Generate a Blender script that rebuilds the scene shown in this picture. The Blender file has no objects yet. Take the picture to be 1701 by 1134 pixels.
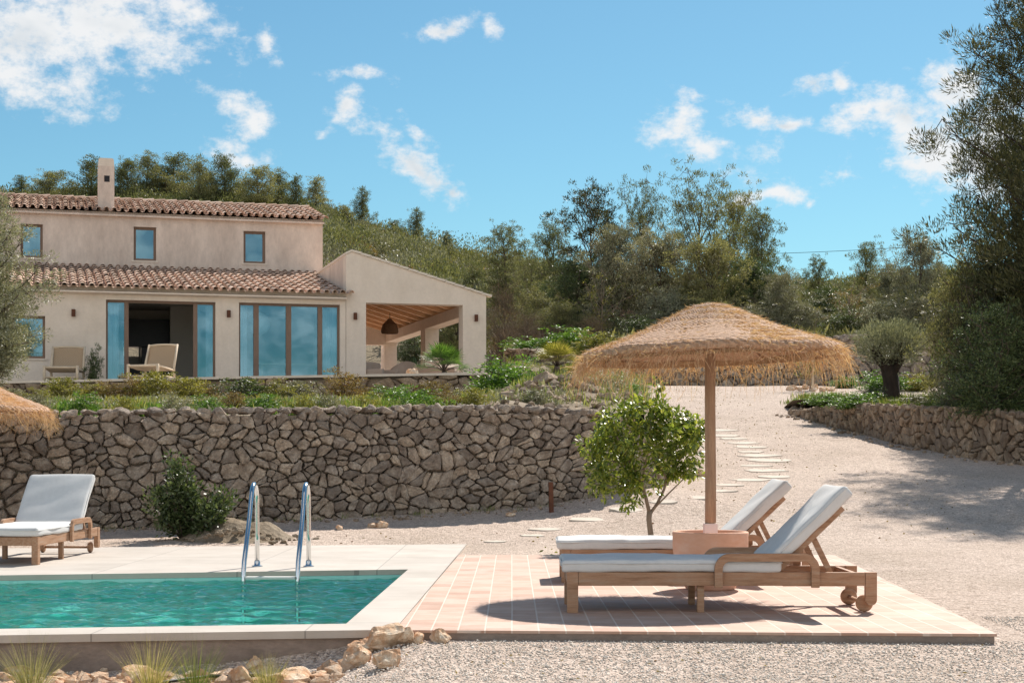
import bpy, bmesh, math, random
import numpy as np
from mathutils import Vector, Matrix
R = math.radians
sc = bpy.context.scene
COL = sc.collection
F, CX, HZ, CH = 2700.0, 850.5, 755.0, 1.02      # focal length, centre column, horizon row (1701 px wide picture), eye height

# ---------------------------------------------------------------- helpers
def at(px, py, d):
    return Vector(((px-CX)*d/F, d, CH-(py-HZ)*d/F))
def gx(px, d): return (px-CX)*d/F
def gz(py, d): return CH-(py-HZ)*d/F
def gp(px, py, z=0.0):
    d = (CH-z)*F/(py-HZ)
    return ((px-CX)*d/F, d)
def tag(o, label=None, cat=None, group=None, kind=None):
    if label: o['label'] = label
    if cat: o['category'] = cat
    if group: o['group'] = group
    if kind: o['kind'] = kind
    return o
def empty(name, label, cat, loc=(0,0,0), rz=0, group=None):
    o = bpy.data.objects.new(name, None); COL.objects.link(o)
    o.empty_display_size = .2
    o.location = loc; o.rotation_euler = (0, 0, rz)
    return tag(o, label, cat, group)
def link(name, me, mat, parent=None, loc=None):
    o = bpy.data.objects.new(name, me); COL.objects.link(o)
    if mat is not None and len(me.materials) == 0: me.materials.append(mat)
    if parent is not None: o.parent = parent
    if loc is not None: o.location = loc
    return o
class MB:
    def __init__(s): s.v = []; s.f = []
    def add(s, vs, fs):
        n = len(s.v); s.v.extend([tuple(v) for v in vs]); s.f.extend([tuple(i+n for i in f) for f in fs]); return s
    def box(s, x0, x1, y0, y1, z0, z1, M=None):
        vs = [Vector(p) for p in ((x0,y0,z0),(x1,y0,z0),(x1,y1,z0),(x0,y1,z0),(x0,y0,z1),(x1,y0,z1),(x1,y1,z1),(x0,y1,z1))]
        if M is not None: vs = [M @ v for v in vs]
        return s.add(vs, [(3,2,1,0),(4,5,6,7),(0,1,5,4),(1,2,6,5),(2,3,7,6),(3,0,4,7)])
    def prism(s, poly, axis, a, b):
        # poly in the two other axes, extruded along axis from a to b
        n = len(poly); vs = []
        for t in (a, b):
            for p in poly:
                vs.append({'x': (t, p[0], p[1]), 'y': (p[0], t, p[1]), 'z': (p[0], p[1], t)}[axis])
        fs = [tuple(range(n))[::-1], tuple(range(n, 2*n))] + [(i, (i+1) % n, n+(i+1) % n, n+i) for i in range(n)]
        return s.add(vs, fs)
    def tube(s, pts, rad, n=8, cap=True):
        pts = [Vector(p) for p in pts]; m = len(pts)
        if not hasattr(rad, '__len__'): rad = [rad]*m
        vs = []; up = None
        for i, p in enumerate(pts):
            t = (pts[min(i+1, m-1)]-pts[max(i-1, 0)])
            t = t.normalized() if t.length > 1e-9 else Vector((0, 0, 1))
            if up is None:
                up = Vector((0, 0, 1)) if abs(t.z) < .9 else Vector((1, 0, 0))
            a = t.cross(up)
            if a.length < 1e-6: a = t.cross(Vector((0, 1, 0)))
            a.normalize(); b = a.cross(t).normalized(); up = b
            for k in range(n):
                w = 2*math.pi*k/n
                vs.append(p+(a*math.cos(w)+b*math.sin(w))*rad[i])
        fs = [(i*n+k, i*n+(k+1) % n, (i+1)*n+(k+1) % n, (i+1)*n+k) for i in range(m-1) for k in range(n)]
        if cap: fs += [tuple(range(n))[::-1], tuple(range((m-1)*n, m*n))]
        return s.add(vs, fs)
    def lathe(s, prof, n=32, c=(0, 0)):
        m = len(prof); vs = [(c[0]+r*math.cos(2*math.pi*k/n), c[1]+r*math.sin(2*math.pi*k/n), z) for r, z in prof for k in range(n)]
        fs = [(i*n+k, i*n+(k+1) % n, (i+1)*n+(k+1) % n, (i+1)*n+k) for i in range(m-1) for k in range(n)]
        return s.add(vs, fs)
    def build(s, name, mat, parent=None, smooth=False, bevel=0, loc=None):
        me = bpy.data.meshes.new(name); me.from_pydata(s.v, [], s.f)
        if bevel or smooth:
            bm = bmesh.new(); bm.from_mesh(me)
            if bevel:
                bmesh.ops.remove_doubles(bm, verts=bm.verts, dist=1e-6)
                es = [e for e in bm.edges if len(e.link_faces) == 2 and e.calc_face_angle(0) > .5]
                bmesh.ops.bevel(bm, geom=es, offset=bevel, segments=2, affect='EDGES', profile=.6, clamp_overlap=True)
            bm.to_mesh(me); bm.free()
        if smooth: me.shade_smooth()
        me.update()
        return link(name, me, mat, parent, loc)
def quads(name, V, mat, parent=None, loc=None):
    V = np.asarray(V, dtype=np.float32); n = V.shape[0]
    me = bpy.data.meshes.new(name)
    me.vertices.add(n*4); me.vertices.foreach_set('co', V.reshape(-1))
    me.loops.add(n*4); me.loops.foreach_set('vertex_index', np.arange(n*4, dtype=np.int32))
    me.polygons.add(n); me.polygons.foreach_set('loop_start', np.arange(0, n*4, 4, dtype=np.int32))
    me.update(calc_edges=True); me.validate()
    return link(name, me, mat, parent, loc)
def leafq(rng, C, D, L, W):
    # kite shaped leaves: centre C, direction D
    n = len(C); D = D/np.maximum(np.linalg.norm(D, axis=1, keepdims=True), 1e-6)
    S = np.cross(D, rng.normal(size=(n, 3))); S /= np.maximum(np.linalg.norm(S, axis=1, keepdims=True), 1e-6)
    L = (L*rng.uniform(.7, 1.3, n))[:, None]; W = (W*rng.uniform(.7, 1.3, n))[:, None]
    return np.stack([C, C+D*L*.5+S*W*.5, C+D*L, C+D*L*.5-S*W*.5], axis=1)
def copy_tree(o, parent=None, depth=0):
    c = o.copy(); COL.objects.link(c)
    if parent is not None: c.parent = parent
    for ch in list(o.children): copy_tree(ch, c)
    return c
def rot3(e): return Matrix.Rotation(e[2], 3, 'Z') @ Matrix.Rotation(e[1], 3, 'Y') @ Matrix.Rotation(e[0], 3, 'X')
def ss(x, a, b):
    t = np.clip((x-a)/(b-a), 0, 1); return t*t*(3-2*t)

# ---------------------------------------------------------------- materials
def newmat(name):
    m = bpy.data.materials.new(name); m.use_nodes = True
    nt = m.node_tree; b = nt.nodes['Principled BSDF']; return m, nt, b
def N(nt, t, **k):
    n = nt.nodes.new(t)
    for a, v in k.items():
        if a.startswith('i_'): n.inputs[a[2:].replace('_', ' ')].default_value = v
        else: setattr(n, a, v)
    return n
def ramp(nt, fac, stops):
    r = N(nt, 'ShaderNodeValToRGB'); el = r.color_ramp.elements
    while len(el) < len(stops): el.new(.5)
    for e, (p, c) in zip(el, stops): e.position = p; e.color = (*c, 1) if len(c) == 3 else c
    nt.links.new(fac, r.inputs['Fac']); return r.outputs['Color']
def coords(nt, scale=(1, 1, 1), rot=(0, 0, 0), kind='Object'):
    tc = N(nt, 'ShaderNodeTexCoord'); mp = N(nt, 'ShaderNodeMapping')
    mp.inputs['Scale'].default_value = scale; mp.inputs['Rotation'].default_value = rot
    nt.links.new(tc.outputs[kind], mp.inputs['Vector']); return mp.outputs['Vector']
def noise(nt, vec, scale, detail=4, rough=.6, dist=0):
    n = N(nt, 'ShaderNodeTexNoise'); n.inputs['Scale'].default_value = scale; n.inputs['Detail'].default_value = detail
    n.inputs['Roughness'].default_value = rough; n.inputs['Distortion'].default_value = dist
    nt.links.new(vec, n.inputs['Vector']); return n.outputs['Fac']
def bumpn(nt, h, strength, dist, normal=None):
    b = N(nt, 'ShaderNodeBump'); b.inputs['Strength'].default_value = strength; b.inputs['Distance'].default_value = dist
    nt.links.new(h, b.inputs['Height'])
    if normal is not None: nt.links.new(normal, b.inputs['Normal'])
    return b.outputs['Normal']
def mixc(nt, fac, a, b, mode='MIX'):
    m = N(nt, 'ShaderNodeMix', data_type='RGBA', blend_type=mode)
    for s, v in ((0, fac), (6, a), (7, b)):
        if hasattr(v, 'is_output') or isinstance(v, bpy.types.NodeSocket): nt.links.new(v, m.inputs[s])
        else: m.inputs[s].default_value = v if s == 0 else (*v, 1)
    return m.outputs[2]
def surf(name, c1, c2, scale=6, rough=.85, bump=.3, bdist=.01, bscale=None, stretch=(1, 1, 1), c3=None, fine=0, island=0, streak=0):
    m, nt, b = newmat(name); v = coords(nt, stretch)
    f = noise(nt, v, scale, 6, .65)
    stops = [(.3, c1), (.7, c2)] if c3 is None else [(.28, c1), (.5, c2), (.72, c3)]
    col = ramp(nt, f, stops)
    if fine:
        g = noise(nt, v, scale*9, 3, .7)
        col = mixc(nt, fine, col, ramp(nt, g, [(.3, (.35, .35, .35)), (.7, (1.0, 1.0, 1.0))]), 'MULTIPLY')
    if island:
        ge = N(nt, 'ShaderNodeNewGeometry')
        k = ramp(nt, ge.outputs['Random Per Island'], [(0, (1-island,)*3), (.5, (1, .97, .93)), (1, (1+island*.3, 1+island*.3, 1+island*.35))])
        col = mixc(nt, 1.0, col, k, 'MULTIPLY')
    if streak:
        sv = coords(nt, (1.6, 1.6, .5)); sf = ramp(nt, noise(nt, sv, 2.0, 7, .72, .3), [(.36, (1-streak, 1-streak*1.05, 1-streak*1.1)), (.56, (1, 1, 1))])
        col = mixc(nt, 1.0, col, sf, 'MULTIPLY')
    nt.links.new(col, b.inputs['Base Color']); b.inputs['Roughness'].default_value = rough
    b.inputs['Specular IOR Level'].default_value = .25
    if bump: nt.links.new(bumpn(nt, noise(nt, v, bscale or scale*4, 5, .7), bump, bdist), b.inputs['Normal'])
    return m
def leafmat(name, ca, cb, cc, trans=.35, rough=.5, spec=.4):
    # per-leaf colour spread, light passing through
    m, nt, b = newmat(name); ge = N(nt, 'ShaderNodeNewGeometry'); oi = N(nt, 'ShaderNodeObjectInfo')
    col = ramp(nt, ge.outputs['Random Per Island'], [(0, ca), (.5, cb), (1, cc)])
    k = ramp(nt, oi.outputs['Random'], [(0, (.8, .82, .8)), (1, (1.12, 1.08, 1.0))])
    col = mixc(nt, 1.0, col, k, 'MULTIPLY')
    nt.links.new(col, b.inputs['Base Color']); b.inputs['Roughness'].default_value = rough; b.inputs['Specular IOR Level'].default_value = spec
    t = N(nt, 'ShaderNodeBsdfTranslucent'); nt.links.new(mixc(nt, 1.0, col, (1.25, 1.25, .7), 'MULTIPLY'), t.inputs['Color'])
    mx = N(nt, 'ShaderNodeMixShader'); mx.inputs[0].default_value = trans
    nt.links.new(b.outputs[0], mx.inputs[1]); nt.links.new(t.outputs[0], mx.inputs[2])
    nt.links.new(mx.outputs[0], nt.nodes['Material Output'].inputs['Surface']); return m
M = {}
def mth_(nt, a, k):
    n = N(nt, 'ShaderNodeMath', operation='MULTIPLY'); nt.links.new(a, n.inputs[0]); n.inputs[1].default_value = k; return n.outputs[0]
M['plaster'] = surf('plaster', (.77, .645, .53), (.87, .745, .63), 1.1, .92, .35, .012, 30, fine=.12, streak=.05)
M['plaster2'] = surf('weathered_plaster', (.64, .515, .435), (.86, .715, .61), 1.3, .93, .4, .012, 22, (1, 1, .45), fine=.22, streak=.09)
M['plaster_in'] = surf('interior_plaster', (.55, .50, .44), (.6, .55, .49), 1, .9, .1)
M['coping'] = surf('pale_coping', (.70, .60, .5), (.8, .7, .6), 3, .9, .3)
M['tile'] = surf('clay_roof_tile', (.42, .26, .19), (.64, .455, .35), 2.2, .9, .3, .01, 20, island=.35, c3=(.76, .61, .50))
M['wood'] = surf('teak', (.30, .16, .09), (.48, .275, .165), 3.0, .6, .35, .004, 20, (1.2, 14, 14), fine=.4, c3=(.50, .36, .26))
M['woodp'] = surf('pole_wood', (.36, .215, .135), (.56, .37, .24), 3.0, .7, .5, .004, 16, (12, 12, 1.0), fine=.35)
M['boards'] = surf('shaded_board_wood', (.36, .15, .06), (.50, .24, .11), 3, .6, .15, .003, 20, (1, 10, 10))  # porch wood with the shade between rafters put into a deeper tone
M['pine'] = surf('lit_rafter_wood', (.74, .42, .22), (.86, .56, .33), 3, .6, .15, .003, 20, (1, 10, 10))  # paler tone of the porch wood, light on the rafters painted in
M['frame'] = surf('window_frame_wood', (.20, .13, .095), (.27, .18, .13), 4, .5, .1, .002, 20, (10, 10, 1))
M['rusty'] = surf('rust_brown_metal', (.09, .035, .02), (.16, .06, .03), 12, .6, .2)
M['dark'] = surf('dark_cabinet', (.012, .01, .013), (.02, .016, .02), 3, .35, 0)
M['raw_wood'] = surf('bleached_wood', (.60, .47, .33), (.74, .60, .44), 5, .7, .2, .003, 30)
M['fabric'] = surf('canvas', (.62, .615, .605), (.70, .695, .68), 3, .95, .25, .002, 240, fine=.08)
M['fabric2'] = surf('grey_beige_fabric', (.40, .30, .235), (.47, .36, .29), 3, .95, .2)
M['curtain'] = surf('white_curtain', (.8, .8, .8), (.86, .86, .86), 3, .95, 0)
M['lampglobe'] = surf('paper_globe', (.8, .8, .78), (.85, .85, .83), 3, .95, 0)
M['terracotta'] = surf('terracotta_pot', (.64, .34, .22), (.72, .42, .29), 3, .8, .25, .004, 40, (1, 1, 2), c3=(.78, .54, .42))
M['concrete'] = surf('raw_concrete', (.22, .17, .14), (.36, .29, .245), 2.2, .95, .5, .012, 18, (1, 1, 2.2), fine=.35)
M['bark'] = surf('bark', (.09, .065, .05), (.20, .15, .12), 7, .95, .8, .02, 14, (1, 1, .35), fine=.3)
M['barkp'] = surf('pale_bark', (.22, .16, .115), (.36, .27, .2), 7, .9, .5, .01, 14, (1, 1, .35), fine=.3)
M['darkbark'] = surf('dark_bark', (.035, .024, .02), (.085, .06, .048), 7, .95, .9, .03, 10, (1, 1, .4), fine=.3)
M['soil'] = surf('soil', (.17, .125, .08), (.30, .235, .165), 2.5, .95, .8, .05, 9, c3=(.40, .33, .25), fine=.4)
M['scrubsoil'] = surf('scrub_soil', (.16, .13, .08), (.28, .22, .14), .5, .95, .8, .3, 2, c3=(.28, .22, .15), fine=.4)
M['hose'] = surf('black_hose', (.015, .015, .015), (.02, .02, .02), 3, .5, 0)
M['white'] = surf('white_sleeve', (.72, .64, .62), (.78, .70, .68), 3, .7, .1)
M['steel'], nt, b = newmat('polished_steel')
b.inputs['Base Color'].default_value = (.74, .75, .75, 1); b.inputs['Metallic'].default_value = 1; b.inputs['Roughness'].default_value = .13
nt.links.new(bumpn(nt, noise(nt, coords(nt), 6, 3), .06, .01), b.inputs['Normal'])

def stone_mat(name, c1, c2, c3, lichen=(.10, .09, .085), rscale=9):
    m, nt, b = newmat(name); v = coords(nt); ge = N(nt, 'ShaderNodeNewGeometry')
    f = noise(nt, v, rscale, 8, .72)
    col = ramp(nt, f, [(.36, c1), (.5, c2), (.64, c3)])
    k = ramp(nt, ge.outputs['Random Per Island'], [(0, (.55, .53, .52)), (.45, (.9, .88, .86)), (.8, (1.05, 1.0, .93)), (1, (1.28, 1.22, 1.12))])
    col = mixc(nt, 1.0, col, k, 'MULTIPLY')
    g = ramp(nt, noise(nt, v, 30, 6, .8), [(.40, (0, 0, 0)), (.62, (1, 1, 1))])
    col = mixc(nt, g, mixc(nt, .55, col, lichen), col)
    nt.links.new(col, b.inputs['Base Color']); b.inputs['Roughness'].default_value = .93; b.inputs['Specular IOR Level'].default_value = .2
    n1 = bumpn(nt, noise(nt, v, 12, 8, .75), .9, .035)
    vo = N(nt, 'ShaderNodeTexVoronoi'); vo.inputs['Scale'].default_value = 38; nt.links.new(v, vo.inputs['Vector'])
    nt.links.new(bumpn(nt, vo.outputs['Distance'], .35, .012, n1), b.inputs['Normal']); return m
M['stone'] = stone_mat('dry_stone', (.28, .215, .17), (.46, .375, .305), (.66, .57, .48), (.15, .125, .105))
M['stone2'] = stone_mat('ochre_dry_stone', (.27, .185, .125), (.43, .325, .235), (.58, .47, .365), (.2, .155, .12), 6)
M['rock'] = stone_mat('limestone_rubble', (.60, .27, .13), (.74, .55, .40), (.84, .76, .65), (.56, .36, .22), 7)
M['flag'] = surf('sandstone_slab', (.55, .48, .40), (.66, .58, .49), 2.5, .9, .3, .006, 14, fine=.15)

# gravel: small crushed limestone
def gravel_mat(name, tone):
    m, nt, b = newmat(name); v = coords(nt)
    vo = N(nt, 'ShaderNodeTexVoronoi'); vo.inputs['Scale'].default_value = 62; nt.links.new(v, vo.inputs['Vector'])
    sep = N(nt, 'ShaderNodeSeparateColor'); nt.links.new(vo.outputs['Color'], sep.inputs[0])
    col = ramp(nt, sep.outputs[0], [(0, (.34, .29, .25)), (.3, (.50, .445, .39)), (.7, (.60, .545, .485)), (1, (.74, .69, .63))])
    vb = N(nt, 'ShaderNodeTexVoronoi'); vb.inputs['Scale'].default_value = 17; nt.links.new(v, vb.inputs['Vector'])
    sb = N(nt, 'ShaderNodeSeparateColor'); nt.links.new(vb.outputs['Color'], sb.inputs[0])
    col = mixc(nt, .5, col, ramp(nt, sb.outputs[1], [(0, (.60, .56, .52)), (.25, (.92, .90, .87)), (1, (1.05, 1.04, 1.03))]), 'MULTIPLY')
    big = ramp(nt, noise(nt, v, .45, 6, .6, .5), [(.3, (.86, .83, .80)), (.5, (.98, .95, .94)), (.7, (1.07, 1.05, 1.04))])
    col = mixc(nt, 1.0, col, big, 'MULTIPLY')
    col = mixc(nt, 1.0, col, tone, 'MULTIPLY')
    pat = ramp(nt, noise(nt, v, 2.6, 7, .7), [(.66, (1, 1, 1)), (.78, (.72, .62, .52))])
    col = mixc(nt, 1.0, col, pat, 'MULTIPLY')
    nt.links.new(col, b.inputs['Base Color']); b.inputs['Roughness'].default_value = .95; b.inputs['Specular IOR Level'].default_value = .15
    n1 = bumpn(nt, noise(nt, v, 3.5, 7, .75), .8, .06)
    n1 = bumpn(nt, vb.outputs['Distance'], .5, .02, n1)
    nt.links.new(bumpn(nt, vo.outputs['Distance'], .9, .014, n1), b.inputs['Normal']); return m
M['gravel'] = gravel_mat('crushed_gravel', (1.08, 1.0, .96))
M['pebble'] = surf('pebble', (.52, .46, .40), (.70, .64, .57), 9, .92, .3, island=.25, c3=(.80, .75, .68))

# terracotta paving: long tiles, rows run away from the water's edge
m, nt, b = newmat('terracotta_paving'); M['paving'] = m
tc = N(nt, 'ShaderNodeTexCoord'); sx = N(nt, 'ShaderNodeSeparateXYZ'); cx = N(nt, 'ShaderNodeCombineXYZ')
nt.links.new(tc.outputs['Object'], sx.inputs[0]); nt.links.new(sx.outputs[1], cx.inputs[0]); nt.links.new(sx.outputs[0], cx.inputs[1])
br = N(nt, 'ShaderNodeTexBrick'); nt.links.new(cx.outputs[0], br.inputs['Vector'])
br.inputs['Scale'].default_value = 1; br.inputs['Brick Width'].default_value = .31; br.inputs['Row Height'].default_value = .157
br.inputs['Mortar Size'].default_value = .0055; br.inputs['Mortar Smooth'].default_value = .25; br.offset = .5
br.inputs['Color1'].default_value = (0, 0, 0, 1); br.inputs['Color2'].default_value = (1, 1, 1, 1); br.inputs['Mortar'].default_value = (.5, .5, .5, 1)
v = coords(nt)
tcol = ramp(nt, br.outputs['Color'], [(0, (.45, .28, .205)), (.35, (.50, .325, .245)), (.7, (.52, .355, .275)), (1, (.55, .395, .315))])
tcol = mixc(nt, .8, tcol, ramp(nt, noise(nt, v, 3.2, 8, .7), [(.3, (.80, .72, .66)), (.7, (1.12, 1.13, 1.13))]), 'MULTIPLY')
eff = ramp(nt, noise(nt, v, 1.6, 8, .72, 1), [(.5, (0, 0, 0)), (.85, (.42, .42, .42))])
tcol = mixc(nt, eff, tcol, (.68, .60, .54))
gf = mth_(nt, br.outputs['Fac'], .62)
tcol = mixc(nt, gf, tcol, (.72, .62, .53))
nt.links.new(tcol, b.inputs['Base Color']); b.inputs['Roughness'].default_value = .75
n1 = bumpn(nt, noise(nt, v, 25, 5), .25, .004)
inv = N(nt, 'ShaderNodeMath', operation='SUBTRACT'); inv.inputs[0].default_value = 1; nt.links.new(br.outputs['Fac'], inv.inputs[1])
nt.links.new(bumpn(nt, inv.outputs[0], .5, .004, n1), b.inputs['Normal'])

# pale stone slabs round the pool
m, nt, b = newmat('pale_stone_slabs'); M['deck'] = m; v = coords(nt)
br = N(nt, 'ShaderNodeTexBrick'); nt.links.new(v, br.inputs['Vector']); br.offset = 0
br.inputs['Scale'].default_value = 1; br.inputs['Brick Width'].default_value = 1.2; br.inputs['Row Height'].default_value = .9
br.inputs['Mortar Size'].default_value = .005; br.inputs['Mortar Smooth'].default_value = .1
br.inputs['Color1'].default_value = (.46, .41, .36, 1); br.inputs['Color2'].default_value = (.52, .465, .41, 1); br.inputs['Mortar'].default_value = (.30, .27, .24, 1)
col = mixc(nt, .7, br.outputs['Color'], ramp(nt, noise(nt, v, 1.8, 8, .65), [(.3, (.80, .78, .75)), (.6, (1.04, 1.04, 1.04))]), 'MULTIPLY')
col = mixc(nt, 1.0, col, ramp(nt, noise(nt, v, 7, 8, .8, .6), [(.60, (1, 1, 1)), (.74, (.80, .77, .72))]), 'MULTIPLY')
nt.links.new(col, b.inputs['Base Color']); b.inputs['Roughness'].default_value = .8
nt.links.new(bumpn(nt, noise(nt, v, 35, 5), .2, .003), b.inputs['Normal'])

# pool lining and water
m, nt, b = newmat('pool_mosaic'); M['basin'] = m; v = coords(nt)
br = N(nt, 'ShaderNodeTexBrick'); nt.links.new(v, br.inputs['Vector']); br.offset = 0
br.inputs['Scale'].default_value = 1; br.inputs['Brick Width'].default_value = .6; br.inputs['Row Height'].default_value = .3
br.inputs['Mortar Size'].default_value = .004
br.inputs['Color1'].default_value = (.35, .69, .64, 1); br.inputs['Color2'].default_value = (.38, .72, .67, 1); br.inputs['Mortar'].default_value = (.32, .64, .60, 1)
nt.links.new(br.outputs['Color'], b.inputs['Base Color']); b.inputs['Roughness'].default_value = .5
m, nt, b = newmat('pool_water'); M['water'] = m
v = coords(nt, (1.0, 2.6, 1))
h1 = noise(nt, v, 2.6, 4, .55, .6); h2 = noise(nt, coords(nt, (1, 3.4, 1)), 9, 3, .6, .4)
nn = bumpn(nt, h2, .7, .03)
lw = N(nt, 'ShaderNodeFresnel'); lw.inputs['IOR'].default_value = 1.25; nt.links.new(nn, lw.inputs['Normal'])
gl = N(nt, 'ShaderNodeBsdfGlossy'); gl.inputs['Roughness'].default_value = .05; gl.inputs['Color'].default_value = (.9, 1, 1, 1); nt.links.new(nn, gl.inputs['Normal'])
tr = N(nt, 'ShaderNodeBsdfTransparent')
wt = ramp(nt, noise(nt, coords(nt, (.5, 1.6, 1)), 1.6, 4, .6, .8), [(.35, (.34, .87, .77)), (.65, (.82, 1, .95))])
nt.links.new(wt, tr.inputs['Color'])
mx = N(nt, 'ShaderNodeMixShader'); nt.links.new(lw.outputs[0], mx.inputs[0]); nt.links.new(tr.outputs[0], mx.inputs[1]); nt.links.new(gl.outputs[0], mx.inputs[2])
nt.links.new(mx.outputs[0], nt.nodes['Material Output'].inputs['Surface'])
def glass_mat(name, tint, refl, gcol):
    m, nt, b = newmat(name)
    gl = N(nt, 'ShaderNodeBsdfGlossy'); gl.inputs['Roughness'].default_value = .02; gl.inputs['Color'].default_value = (*gcol, 1)
    tr = N(nt, 'ShaderNodeBsdfTransparent'); tr.inputs['Color'].default_value = (*tint, 1)
    fr = N(nt, 'ShaderNodeFresnel'); fr.inputs['IOR'].default_value = 1.5
    ad = N(nt, 'ShaderNodeMath', operation='ADD', use_clamp=True); ad.inputs[1].default_value = refl; nt.links.new(fr.outputs[0], ad.inputs[0])
    nt.links.new(bumpn(nt, noise(nt, coords(nt), 1.2, 2), .04, .02), gl.inputs['Normal'])
    mx = N(nt, 'ShaderNodeMixShader'); nt.links.new(ad.outputs[0], mx.inputs[0]); nt.links.new(tr.outputs[0], mx.inputs[1]); nt.links.new(gl.outputs[0], mx.inputs[2])
    nt.links.new(mx.outputs[0], nt.nodes['Material Output'].inputs['Surface']); return m
M['glass'] = glass_mat('blue_tinted_glass', (.80, .93, .97), .15, (.42, .72, .88))

# woven esparto thatch: sewn coils
m, nt, b = newmat('woven_esparto'); M['thatch'] = m; tc = N(nt, 'ShaderNodeTexCoord')
sx = N(nt, 'ShaderNodeSeparateXYZ'); nt.links.new(tc.outputs['Object'], sx.inputs[0])
cb = N(nt, 'ShaderNodeCombineXYZ'); nt.links.new(sx.outputs[0], cb.inputs[0]); nt.links.new(sx.outputs[1], cb.inputs[1])
ln = N(nt, 'ShaderNodeVectorMath', operation='LENGTH'); nt.links.new(cb.outputs[0], ln.inputs[0])
an = N(nt, 'ShaderNodeMath', operation='ARCTAN2'); nt.links.new(sx.outputs[1], an.inputs[0]); nt.links.new(sx.outputs[0], an.inputs[1])
pc = N(nt, 'ShaderNodeCombineXYZ'); nt.links.new(ln.outputs['Value'], pc.inputs[0]); nt.links.new(an.outputs[0], pc.inputs[1])
mp = N(nt, 'ShaderNodeMapping'); mp.inputs['Scale'].default_value = (26, 30, 1); mp.inputs['Rotation'].default_value = (0, 0, .25); nt.links.new(pc.outputs[0], mp.inputs['Vector'])
wv = N(nt, 'ShaderNodeTexWave', wave_type='BANDS', bands_direction='X'); wv.inputs['Scale'].default_value = .55; wv.inputs['Distortion'].default_value = 2.2; wv.inputs['Detail'].default_value = 3
nt.links.new(mp.outputs[0], wv.inputs['Vector'])
f = noise(nt, mp.outputs[0], 2.0, 6, .8)
col = ramp(nt, f, [(.25, (.40, .20, .10)), (.5, (.64, .38, .23)), (.75, (.82, .60, .42))])
col = mixc(nt, .5, col, ramp(nt, wv.outputs['Fac'], [(0, (.55, .5, .45)), (.5, (1, 1, 1))]), 'MULTIPLY')
nt.links.new(col, b.inputs['Base Color']); b.inputs['Roughness'].default_value = .8
nt.links.new(bumpn(nt, f, .8, .02, bumpn(nt, wv.outputs['Fac'], .7, .02)), b.inputs['Normal'])
M['straw'] = leafmat('straw_strand', (.48, .26, .15), (.68, .42, .27), (.84, .62, .45), .3, .6, .3)
# woven cord seat
m, nt, b = newmat('woven_cord'); M['cord'] = m; v = coords(nt)
ck = N(nt, 'ShaderNodeTexChecker'); ck.inputs['Scale'].default_value = 46; nt.links.new(v, ck.inputs['Vector'])
col = mixc(nt, ck.outputs['Fac'], (.36, .245, .155), (.52, .38, .25)); nt.links.new(col, b.inputs['Base Color']); b.inputs['Roughness'].default_value = .9
nt.links.new(bumpn(nt, ck.outputs['Fac'], .4, .01), b.inputs['Normal'])

M['l_citrus'] = leafmat('citrus_leaf', (.06, .10, .02), (.16, .225, .04), (.42, .45, .09), .35, .32, .6)
M['l_pine'] = leafmat('pine_needles', (.07, .085, .035), (.15, .16, .07), (.27, .27, .13), .25, .6, .25)
M['l_pine2'] = leafmat('pale_pine_needles', (.12, .125, .055), (.23, .225, .11), (.38, .36, .19), .3, .6, .25)
M['l_darkpine'] = leafmat('dark_pine_needles', (.03, .037, .018), (.07, .076, .036), (.15, .145, .07), .25, .5, .3)
M['l_olive'] = leafmat('olive_leaf', (.15, .16, .10), (.29, .29, .20), (.50, .49, .37), .2, .5, .4)
M['l_olived'] = leafmat('grey_olive_leaf', (.15, .15, .095), (.26, .25, .165), (.44, .42, .30), .2, .5, .4)
M['l_green'] = leafmat('fresh_green_leaf', (.05, .11, .02), (.10, .20, .035), (.20, .32, .07), .4, .45, .4)
M['l_dkgreen'] = leafmat('dark_green_leaf', (.035, .055, .02), (.075, .11, .04), (.18, .22, .095), .3, .4, .5)
M['l_ygreen'] = leafmat('yellow_green_leaf', (.12, .13, .025), (.24, .235, .055), (.42, .37, .13), .35, .5, .3)
M['l_rust'] = leafmat('russet_leaf', (.16, .075, .04), (.22, .17, .07), (.34, .26, .13), .3, .6, .3)
M['l_dry'] = leafmat('dry_twig', (.09, .065, .05), (.15, .11, .085), (.24, .185, .145), .15, .8, .2)
M['l_grass'] = leafmat('grass_blade', (.08, .12, .025), (.17, .22, .055), (.36, .36, .15), .4, .5, .3)
M['l_feather'] = leafmat('feather_grass_blade', (.20, .22, .06), (.42, .38, .16), (.70, .60, .38), .3, .6, .3)
M['l_pink'] = leafmat('pink_blossom', (.16, .09, .07), (.28, .16, .13), (.4, .26, .22), .3, .6, .3)
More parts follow.
